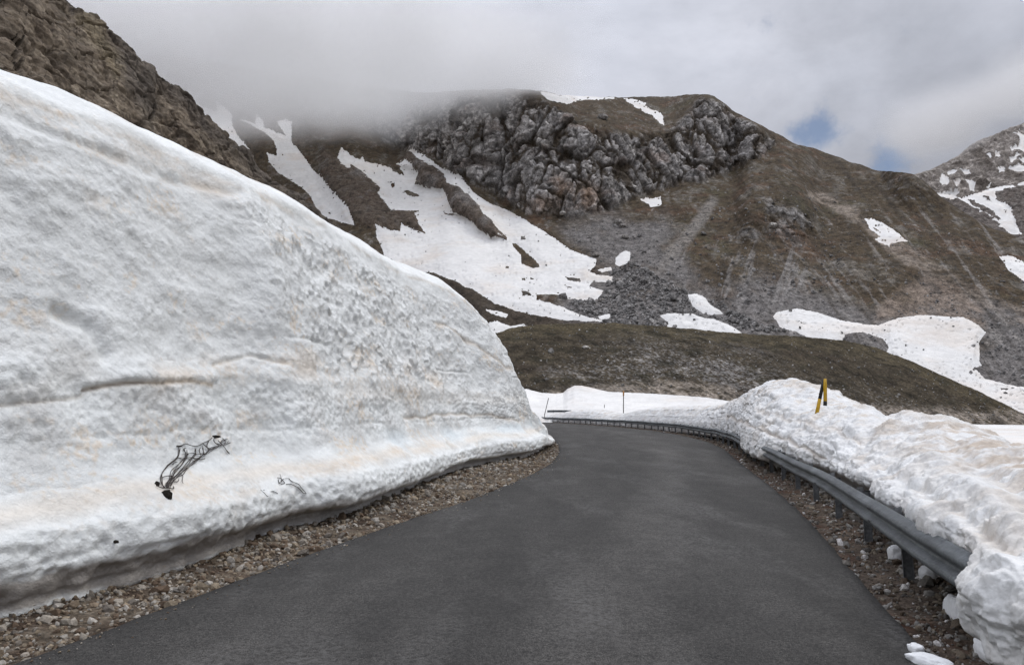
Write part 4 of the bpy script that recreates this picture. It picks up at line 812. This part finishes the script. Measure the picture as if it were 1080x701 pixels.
# single boulders that stand out
BL = [(816, 238, 3.8, 'pale boulder standing on the rubble slope in the middle of the mountain', MT, MTu, MTv), (627, 269, 4.2, 'wide flat boulder at the right tip of the broad snow field', MT, MTu, MTv), (660, 250, 3.4, 'pointed boulder in grey scree above the small rounded snow patch', MT, MTu, MTv),
      (652, 235, 5.0, 'largest boulder in the scree below the cliff', MT, MTu, MTv), (657, 238, 3.2, 'smaller boulder leaning on the largest one below the cliff', MT, MTu, MTv), (636, 125, 5.2, 'rounded boulder on brown turf between cliff and crest', MT, MTu, MTv), (594, 226, 3.0, 'pale boulder right at the orange foot of the cliff', MT, MTu, MTv),
      (551, 251, 2.2, 'boulder poking through the broad snow field', MT, MTu, MTv), (651, 296, 3.6, 'dark block at the upper edge of the boulder field', MT, MTu, MTv), (617, 365.5, 3.2, 'single pale rock on the dark hill', HL, HLu, HLv), (634, 316, 3.2, 'squarish block where snow meets the boulder field', MT, MTu, MTv)]
for i, (u, v, r, lab, G, Gu, Gv) in enumerate(BL):
    p = on(u, v, G, Gu, Gv); rr_ = r * p.y / F; V, Fq = ico(2); rs = np.random.default_rng(i)
    nz = fbm(V[:, 0] * 1.3 + i * 7, V[:, 1] * 1.3, V[:, 2] * 1.3, 4, .55)
    W = V * (1 + .45 * nz[:, None]) * np.array([1.15, .9, .8 if i not in (1, 9) else .55]) * rr_
    pale = i in (0, 6, 9)
    c = np.tile(np.array([.36, .34, .31]) if pale else np.array([.21, .195, .18]), (len(V), 1)) * (1 + .25 * nz[:, None])
    o = raw_mesh('boulder', W, Fq, c, M_rock, False); o.location = p + Vector((0, -.2 * rr_, .25 * rr_)); props(o, lab, 'boulder', 'boulders on the mountainside')
# ------------------------------------------------------------------ snow lumps under the rail and on the verge
M_lump = mat('loose snow', base=(.80, .81, .82), attr=False, rough=.6, nscale=(4, 25), namp=(.04, .04), bump=.4, bscale=14, bdist=.02)
def lump(u, v, sx, sy, sz_, lab, seed, zc=0., rot=0.):
    e = elev(u, v); Y = (zc - EYE) / e; p = at(u, v, Y); V, Fq = ico(3)
    nz = fbm(V[:, 0] * 1.2 + seed, V[:, 1] * 1.2, V[:, 2] * 1.2, 4, .5); W = np.sign(V) * np.abs(V) ** .75 * (1 + .35 * nz[:, None]) * np.array([sx, sy, sz_])
    c_, s_ = math.cos(rot), math.sin(rot); W = np.stack([W[:, 0] * c_ - W[:, 1] * s_, W[:, 0] * s_ + W[:, 1] * c_, W[:, 2]], -1)
    o = raw_mesh('snow_chunk', W, Fq, None, M_lump); o.location = (p[0], p[1], sz_ * .6); return props(o, lab, 'snow chunk', 'loose snow under the guardrail')
lump(966, 687, .045, .06, .035, 'small white snow chunk on gravel by the near road edge', 1)
lump(981, 701, .07, .15, .04, 'longer flat snow chunk next to the small one by the near road edge', 5, rot=.5)
lump(944, 590, .07, .08, .10, 'rounded snow lump behind the second guardrail post', 9)
lump(979, 612, .07, .10, .09, 'snow lump behind the nearest visible guardrail post', 12)
lump(1010, 652, .07, .24, .11, 'long smooth snow remnant under the near end of the guardrail', 15, rot=-.2)
lump(1043, 694, .06, .2, .07, 'snow remnant lowest at the right, under the snow overhang', 21, rot=-.2)
# ------------------------------------------------------------------ guardrail
M_steel = mat('weathered galvanised steel', base=(.13, .142, .15), attr=False, rough=.5, nscale=(1.5, 25), namp=(.22, .15), bump=.2, bscale=30, bdist=.004, metal=.5, spec=.5)
M_post = mat('dark galvanised post', base=(.15, .155, .16), attr=False, rough=.6, nscale=(3, 30), namp=(.18, .15), bump=.15, bscale=40, bdist=.003, metal=.4)
M_bolt = mat('bolt steel', base=(.07, .07, .07), attr=False, rough=.5, nscale=(20, 60), namp=(.1, .1), bump=0, metal=.6)
W_ = np.array([(.0, .0), (.012, .012), (.055, .035), (.078, .055), (.082, .085), (.062, .112), (.022, .135), (.006, .155), (.022, .175), (.062, .198), (.082, .225), (.078, .255), (.055, .275), (.012, .298), (.0, .31)])  # (towards road, height)
def guardrail(name, line, ztop, label, spacing, beamlen, zbase=0., post_h=.66, ncap=9999):
    root = bpy.data.objects.new(name, None); C.objects.link(root); root.empty_display_size = .3
    d = np.r_[0, np.cumsum(np.hypot(*np.diff(line, axis=0).T))]; tot = d[-1]; nr = perp(line)
    def pt(s): return np.array([np.interp(s, d, line[:, 0]), np.interp(s, d, line[:, 1])])
    def nm(s): v = np.array([np.interp(s, d, nr[:, 0]), np.interp(s, d, nr[:, 1])]); return v / np.linalg.norm(v)
    root.location = (*pt(0), 0)
    zt = lambda s: ztop + .012 * math.sin(s * .9) + .01 * math.sin(s * .37 + 1)
    nb = int(tot / beamlen)
    for b in range(nb):
        s0, s1 = b * beamlen - .16, (b + 1) * beamlen + .0; s0 = max(s0, 0); ns = 14; sec = []
        for i, s in enumerate(np.linspace(s0, s1, ns)):
            p, n = pt(s), nm(s); lap = .004 * (1 - i / (ns - 1)) + 0
            lay = [(p[0] - n[0] * (a_ + lap), p[1] - n[1] * (a_ + lap), zt(s) - .31 + h_) for a_, h_ in W_]
            lay += [(p[0] - n[0] * (a_ + lap - .004), p[1] - n[1] * (a_ + lap - .004), zt(s) - .31 + h_) for a_, h_ in W_[::-1]]
            sec.append(lay)
        A = np.array(sec); A = np.concatenate([A, A[:, :1]], 1) - np.array(root.location)
        o = grid_obj('rail_beam', A, None, M_steel, True, parent=root)
        if b < 8 and name == 'guardrail' and beamlen < 5:
            # bolts of the lap joint
            V, Fq = ico(0)
            for ds in (.05, .12):
                for hh in (.085, .225):
                    s = s1 - ds; p, n = pt(s), nm(s); a_ = np.interp(hh, W_[:, 1], W_[:, 0]) + .006
                    c_ = np.array([p[0] - n[0] * a_, p[1] - n[1] * a_, zt(s) - .31 + hh]) - np.array(root.location); raw_mesh('bolt', V * .013 + c_, Fq, None, M_bolt, True, o)
    i = 0; s = spacing * .6
    while s < tot - .2 and i < ncap:
        p, n = pt(s), nm(s); tdir = np.array([n[1], -n[0]]); h = post_h - .0 + random.uniform(-.03, .03)
        lean = random.uniform(-.02, .02)
        # C-section post: web towards traffic direction, flanges with returns
        sec = [(-.05, 0), (.05, 0), (.05, .03), (.045, .03), (.045, .006), (-.045, .006), (-.045, .03), (-.05, .03)]
        V = []
        for zz0 in (-.1, zbase + h):
            for a_, b_ in sec:
                q_ = p + n * (.085 + a_ + .05) + tdir * (b_ - .015) + n * lean * (zz0 > 0)
                V.append((q_[0], q_[1], zz0))
        V = np.array(V) - np.array(root.location); m_ = len(sec); Fq = [[j, (j + 1) % m_, m_ + (j + 1) % m_, m_ + j] for j in range(m_)]
        Fq += [[m_ + 0, m_ + 1, m_ + 2, m_ + 3], [m_ + 0, m_ + 3, m_ + 4, m_ + 5], [m_ + 0, m_ + 5, m_ + 6, m_ + 7]]
        post = raw_mesh('post', V, np.array(Fq), None, M_post, False, root)
        # spacer bracket between post and beam, its ears stick up above the rail
        B = []; zc = zt(s) - .155; 
        pl = [(-.0, -.09), (.055, -.07), (.09, -.11), (.09, .185), (.05, .165), (.035, .18), (-.0, .11)]
        for th in (-.035, -.029):
            for a_, z_ in pl: q_ = p + n * (a_ + .006) + tdir * th; B.append((q_[0], q_[1], zc + z_))
        for th in (.029, .035):
            for a_, z_ in pl: q_ = p + n * (a_ + .006) + tdir * th; B.append((q_[0], q_[1], zc + z_))
        B = np.array(B) - np.array(root.location); m_ = len(pl); Fb = []
        for off in (0, 2 * m_): Fb += [[off + j, off + (j + 1) % m_, off + m_ + (j + 1) % m_, off + m_ + j] for j in range(m_)]
        for off in (0, m_, 2 * m_, 3 * m_): Fb += [[off + 0, off + 1, off + 3, off + 6], [off + 1, off + 2, off + 3, off + 3][:3] + [off + 3], [off + 3, off + 4, off + 5, off + 6]]
        Fb = [f for f in Fb if len(set(f)) == 4]
        raw_mesh('spacer', B, np.array(Fb), None, M_post, False, post)
        i += 1; s += spacing
    return props(root, label, 'guardrail')
line = RAIL[(RAIL[:, 1] > 4.35) & (RAIL[:, 1] < 112)]
guardrail('guardrail', line, .69, 'long grey steel guardrail curving along the outer road edge', 2.25, 4.5)
fl = curve([(9.0, 120), (0, 128), (-12, 133)], 60); 
fr = np.array([at(u, 434.2, Y)[:2] for u, Y in ((577, 111), (586, 110.6), (596, 110.2), (606, 110))])[::1]
guardrail('guardrail', curve(fr, 40), 1.64, 'short far guardrail stretch showing above the snow beyond the bend', 1.6, 1.8, .95, .66)
# ------------------------------------------------------------------ poles
def tube(pts, rad, name, mt, parent=None, seg=10, cap=True):
    pts = [Vector(p) for p in pts]; V = []; 
    rad = rad if hasattr(rad, '__len__') else [rad] * len(pts)
    for i, p in enumerate(pts):
        d = (pts[min(i + 1, len(pts) - 1)] - pts[max(i - 1, 0)]).normalized(); a_ = d.orthogonal().normalized(); b_ = d.cross(a_)
        if i and a_.dot(pa) < 0: a_, b_ = -a_, -b_
        if i: a_ = (pa - d * pa.dot(d)).normalized(); b_ = d.cross(a_)
        pa = a_
        V += [p + (a_ * math.cos(2 * math.pi * k / seg) + b_ * math.sin(2 * math.pi * k / seg)) * rad[i] for k in range(seg)]
    n = len(pts); Fq = [[i * seg + k, i * seg + (k + 1) % seg, (i + 1) * seg + (k + 1) % seg, (i + 1) * seg + k] for i in range(n - 1) for k in range(seg)]
    V += [pts[0], pts[-1]]; Fq += [[n * seg, (k + 1) % seg, k, k] for k in range(0)]
    V = np.array([tuple(v) for v in V])
    o = raw_mesh(name, V, np.array(Fq), None, mt, True, parent)
    import bmesh
    b = bmesh.new(); b.from_mesh(o.data); b.verts.ensure_lookup_table()
    for v in [v for v in b.verts if not v.link_faces]: b.verts.remove(v)
    bmesh.ops.holes_fill(b, edges=[e for e in b.edges if e.is_boundary], sides=seg); b.to_mesh(o.data); b.free(); return o
def root_at(name, p, *a):
    r = bpy.data.objects.new(name, None); C.objects.link(r); r.location = p; r.empty_display_size = .2; return props(r, *a)
M_yel = mat('faded yellow paint', base=(.50, .30, .02), attr=False, rough=.55, nscale=(6, 40), namp=(.12, .1), bump=.1)
M_blk = mat('black paint', base=(.018, .017, .016), attr=False, rough=.5, nscale=(6, 40), namp=(.15, .1), bump=.1)
M_org = mat('orange reflector', base=(.42, .20, .06), attr=False, rough=.5, nscale=(6, 40), namp=(.1, .1), bump=0)
M_grey = mat('thin grey pole', base=(.10, .085, .08), attr=False, rough=.6, nscale=(6, 40), namp=(.1, .1), bump=0)
p0 = on(861.5, 433, RB, RBu, RBv); Yp = p0.y
A = lambda u, v, dy=0.: Vector(at(u, v, Yp + dy))
r_ = root_at('snow_pole', p0, 'black and yellow marker pole snapped over into a hook above the right snow bank', 'snow pole')
l_ = lambda *ps: [q_ - p0 for q_ in ps]
rad = 1.75 * Yp / F
b0, bm, bt = A(861.3, 437), A(864.6, 420.5), A(869.0, 399.8)
d0, d1, d2 = A(870.2, 399.2, -.06), A(870.4, 423, -.08), A(870.2, 427.6, -.08)
tube(l_(b0, bm), [rad * 1.15, rad * 1.0], 'lower_band', M_yel, r_); tube(l_(bm, bt), [rad * 1.03, rad * .95], 'upper_band', M_blk, r_)
tube(l_(d0, d0 * .7 + d1 * .3, d1), [rad * .75, rad * 1.05, rad * 1.05], 'snapped_end', M_yel, r_); tube(l_(d1, d2), rad * 1.08, 'end_band', M_blk, r_)
def thinpole(name, u0, v0, u1, v1, Y, rpx, lab, cat, refl=False):
    a_, b_ = Vector(at(u0, v0, Y)), Vector(at(u1, v1, Y)); r_ = root_at(name, a_, lab, cat)
    rr_ = rpx * Y / F; tube([(0, 0, -.3), (0, 0, 0), b_ - a_], rr_, 'shaft', M_grey, r_, 8)
    if refl: c_ = a_.lerp(b_, .80); tube([c_ - a_, (b_ - a_) * 1.01], rr_ * 1.6, 'reflector', M_org, r_, 8)
    return r_
thinpole('snow_pole', 657.5, 437, 657.6, 412.5, 84, .48, 'upright thin pole with an orange tip behind the far guardrail', 'snow pole', True)
thinpole('snow_pole', 574.4, 437, 578.6, 419.5, 92, .38, 'thin leaning pole where the far guardrail meets the left snow wall', 'snow pole')
thinpole('snow_pole', 637.3, 431, 637.5, 426.5, 112, .35, 'tiny stub of a pole on the far snow bank, between the two taller thin poles', 'snow pole')
# ------------------------------------------------------------------ wire net, twigs and dirt in the left wall
M_wire = mat('rusty wire', base=(.055, .045, .04), attr=False, rough=.7, nscale=(20, 80), namp=(.2, .1), bump=0, metal=.3)
M_dark = mat('dark soil', base=(.02, .016, .013), attr=False, rough=1, nscale=(20, 60), namp=(.3, .2), bump=.8, bscale=40, bdist=.02)
def Z1(x, y): return 150 + x / 7.01, 440 + y / 7.01
def wall(u, v, out_=.02):
    p = on(u, v, LB, LBu, LBv); d = (Vector((0, 0, EYE)) - p).normalized(); return p + d * out_
def wires(name, lines, rad, Zf, lab, cat, o0=.02, amp=.03):
    org = wall(*Zf(*lines[0][0])); r = None; Vs, Fs = [], []; nv_ = 0
    for li, ln in enumerate(lines):
        pts = []
        for i in range(len(ln) - 1):
            for t in np.linspace(0, 1, 4)[:-1 if i < len(ln) - 2 else None]:
                x = ln[i][0] * (1 - t) + ln[i + 1][0] * t + random.uniform(-3, 3) * (0 < t < 1); y = ln[i][1] * (1 - t) + ln[i + 1][1] * t + random.uniform(-3, 3) * (0 < t < 1)
                pts.append(wall(*Zf(x, y), o0 + amp * abs(math.sin(x * .03 + li)) ) - org)
        pts = [Vector(gsm(np.array([tuple(p) for p in pts]), .8)[i]) for i in range(len(pts))]
        o = tube(pts, rad * random.uniform(.75, 1.25), 'tmp', M_wire, None, 5)
        me = o.data; v_ = np.array([v.co[:] for v in me.vertices]); f_ = [list(p.vertices) for p in me.polygons if len(p.vertices) == 4]
        Vs.append(v_); Fs.append(np.array(f_) + nv_); nv_ += len(v_); bpy.data.objects.remove(o); bpy.data.meshes.remove(me)
    o = raw_mesh(name, np.vstack(Vs), np.vstack(Fs), None, M_wire); o.location = org
    return props(o, lab, cat)
top_ln = [(260, 208), (320, 215), (400, 210), (460, 190), (530, 150), (600, 150), (655, 175)]
net = [[(255, 208), (300, 205), (345, 190), (400, 215), (450, 195), (500, 165), (525, 145)], [(285, 215), (275, 290), (200, 350), (150, 395), (140, 440), (150, 490), (165, 520)],
 [(320, 225), (330, 260), (320, 300), (270, 350), (225, 400), (215, 450), (185, 500)], [(350, 255), (340, 300), (290, 355), (240, 400), (210, 470), (180, 510)], [(395, 220), (405, 260), (370, 310), (320, 365), (260, 410), (220, 460), (190, 510)],
 [(450, 215), (465, 250), (430, 290), (370, 330), (320, 380), (280, 415), (230, 470), (200, 515)], [(655, 175), (600, 195), (550, 215), (490, 260), (430, 300), (380, 340), (330, 372), (300, 400), (250, 430), (215, 490), (195, 515)],
 [(300, 265), (340, 262), (370, 250), (400, 262), (440, 262), (480, 265)], [(275, 295), (320, 300), (360, 290), (405, 300), (440, 285)], [(460, 195), (490, 225), (520, 220), (560, 205)], [(530, 150), (545, 185), (575, 205)], [(500, 165), (480, 200), (500, 240), (480, 265)],
 [(590, 190), (620, 160), (640, 158)], [(560, 160), (590, 190), (630, 235), (655, 262)], [(290, 410), (310, 425), (300, 470), (308, 485)], [(225, 470), (260, 470), (275, 450)], [(100, 495), (130, 505), (165, 520), (205, 515), (240, 520), (235, 500)], [(225, 350), (240, 330), (265, 320)], [(150, 440), (180, 430), (220, 425)], [(410, 300), (440, 310), (470, 295)], [(600, 150), (625, 175), (610, 195)], [(330, 215), (310, 235), (330, 255)], [(440, 270), (425, 240), (440, 215)]]
wires('wire_netting', net + [[(a_ + random.uniform(-14, 14), b_ + random.uniform(-9, 9)) for a_, b_ in ln] for ln in net[1:14]], .0042, Z1, 'torn rusty wire netting hanging out of the left snow wall', 'wire netting')
def Z2(x, y): return 270 + x / 14.01, 480 + y / 14.01
wires('wire_netting', [[(325, 320), (370, 310), (400, 350), (440, 390), (400, 405), (350, 400), (330, 330)], [(370, 265), (370, 310), (395, 405)], [(430, 320), (490, 320), (520, 350), (570, 385), (575, 405)], [(440, 410), (540, 420), (620, 450), (670, 500), (700, 545), (755, 555)], [(570, 385), (640, 420), (700, 480), (720, 520), (750, 552)], [(340, 400), (380, 360), (430, 320)], [(490, 320), (560, 400)]], .0038, Z2, 'small scrap of bent wire low in the left snow wall, right of the big netting', 'wire scrap', .015, .015)
wires('twig', [[(75, 490), (110, 520), (150, 570), (200, 600)], [(100, 500), (140, 495)], [(230, 520), (280, 530), (340, 550)]], .004, Z2, 'faint dark twig half buried in the snow just left of the small wire scrap', 'twig', .004, .002)
def clod(u, v, rpx, sq, lab, name, cat, seed, m_=M_dark):
    p = wall(u, v, .02); rr_ = rpx * p.y / F; V, Fq = ico(2); nz = fbm(V[:, 0] * 2 + seed, V[:, 1] * 2, V[:, 2] * 2, 4, .6)
    o = raw_mesh(name, V * (1 + .6 * nz[:, None]) * rr_ * np.array(sq), Fq, None, m_, False); o.location = p; return props(o, lab, cat)
clod(176, 521, 5.6, (1, .6, 1.05), 'black root clod in the snow wall at the foot of the big netting', 'root_clod', 'root clod', 3)
clod(166, 509, 2.4, (1.1, .7, 1.2), 'small dark root lump above the black clod in the snow wall', 'root_clod', 'root clod', 8)
clod(122.5, 571.5, 2.4, (1.3, .6, .7), 'small dark stone on the snow shelf low at the left', 'stone', 'stone', 12)
clod(227, 460, 2.6, (2.2, .25, .6), 'dark mud smear at the upper end of the big netting', 'mud_lump', 'mud', 17)
clod(189, 469.5, 1.7, (2.6, .3, .5), 'small mud lump at the left upper corner of the big netting', 'mud_lump', 'mud', 27)
clod(361, 498.5, 2.4, (2.6, .4, .5), 'x', 'stone', 'stone', 31) if False else None
M_brn = mat('brown stick', base=(.09, .065, .045), attr=False, rough=.8, nscale=(20, 60), namp=(.2, .2), bump=.3)
# ------------------------------------------------------------------ low cloud on the crests
def cloud(name, lo_, hi_, blobs, dens, nscale, seed, base_z=None, warp=60., soft=.35):
    import bmesh
    me = bpy.data.meshes.new(name); b = bmesh.new(); bmesh.ops.create_cube(b, size=1.)
    b.to_mesh(me); b.free(); o = bpy.data.objects.new(name, me); C.objects.link(o)
    lo_, hi_ = np.array(lo_, float), np.array(hi_, float); V = (np.array([v.co[:] for v in me.vertices]) + .5) * (hi_ - lo_) + lo_
    me.vertices.foreach_set('co', V.astype(np.float32).ravel()); me.update()
    m = bpy.data.materials.new(name + ' vapour'); m.use_nodes = True; t = m.node_tree; t.nodes.clear()
    ou = t.nodes.new('ShaderNodeOutputMaterial'); pv = t.nodes.new('ShaderNodeVolumePrincipled'); t.links.new(pv.outputs[0], ou.inputs['Volume'])
    pv.inputs['Color'].default_value = (1, 1, 1, 1); pv.inputs['Anisotropy'].default_value = 0.0
    tcn = t.nodes.new('ShaderNodeTexCoord')
    def mth(op, a_, b_=None, c_=None):
        n = t.nodes.new('ShaderNodeMath'); n.operation = op
        for i, q_ in enumerate((a_, b_, c_)):
            if q_ is None: continue
            if hasattr(q_, 'node'): t.links.new(q_, n.inputs[i])
            else: n.inputs[i].default_value = q_
        return n.outputs[0]
    nz = t.nodes.new('ShaderNodeTexNoise'); nz.inputs['Scale'].default_value = nscale; nz.inputs['Detail'].default_value = 4; nz.inputs['Roughness'].default_value = .55
    mp = t.nodes.new('ShaderNodeMapping'); mp.inputs['Location'].default_value = (seed, 0, 0); t.links.new(tcn.outputs['Object'], mp.inputs[0]); t.links.new(mp.outputs[0], nz.inputs['Vector'])
    sp = t.nodes.new('ShaderNodeSeparateXYZ'); t.links.new(tcn.outputs['Object'], sp.inputs[0])
    tot = None
    for (cx0, cy0, cz0), (rx, ry, rz_) in blobs:
        a_ = mth('POWER', mth('DIVIDE', mth('SUBTRACT', sp.outputs['X'], cx0), rx), 2.); b_ = mth('POWER', mth('DIVIDE', mth('SUBTRACT', sp.outputs['Y'], cy0), ry), 2.); c_ = mth('POWER', mth('DIVIDE', mth('SUBTRACT', sp.outputs['Z'], cz0), rz_), 2.)
        d_ = mth('SUBTRACT', 1., mth('SQRT', mth('ADD', a_, mth('ADD', b_, c_)))); tot = d_ if tot is None else mth('MAXIMUM', tot, d_)
    v = mth('ADD', tot, mth('MULTIPLY', mth('SUBTRACT', nz.outputs['Fac'], .5), 1.1))
    mrn = t.nodes.new('ShaderNodeMapRange'); mrn.interpolation_type = 'SMOOTHSTEP'; t.links.new(v, mrn.inputs[0]); mrn.inputs[1].default_value = 0.; mrn.inputs[2].default_value = soft; mrn.inputs[3].default_value = 0; mrn.inputs[4].default_value = dens
    t.links.new(mrn.outputs[0], pv.inputs['Density']); me.materials.append(m)
    return props(o, kind='stuff')
def cen(u, v, Y): return tuple(at(u, v, Y))
cloud('cloud', (-560, 330, 140), (180, 760, 480), [(cen(300, 62, 520), (230, 170, 50)), (cen(470, 66, 520), (130, 150, 32)), (cen(130, 45, 480), (200, 150, 55)), (cen(565, 80, 545), (60, 80, 15))], .034, .012, 3., soft=.9)
cloud('cloud', (700, 1150, 330), (1500, 2000, 900), [(cen(1000, 125, 1440), (130, 200, 75)), (cen(1100, 85, 1460), (170, 200, 60))], .011, .006, 9., soft=.8)
print('scene done')
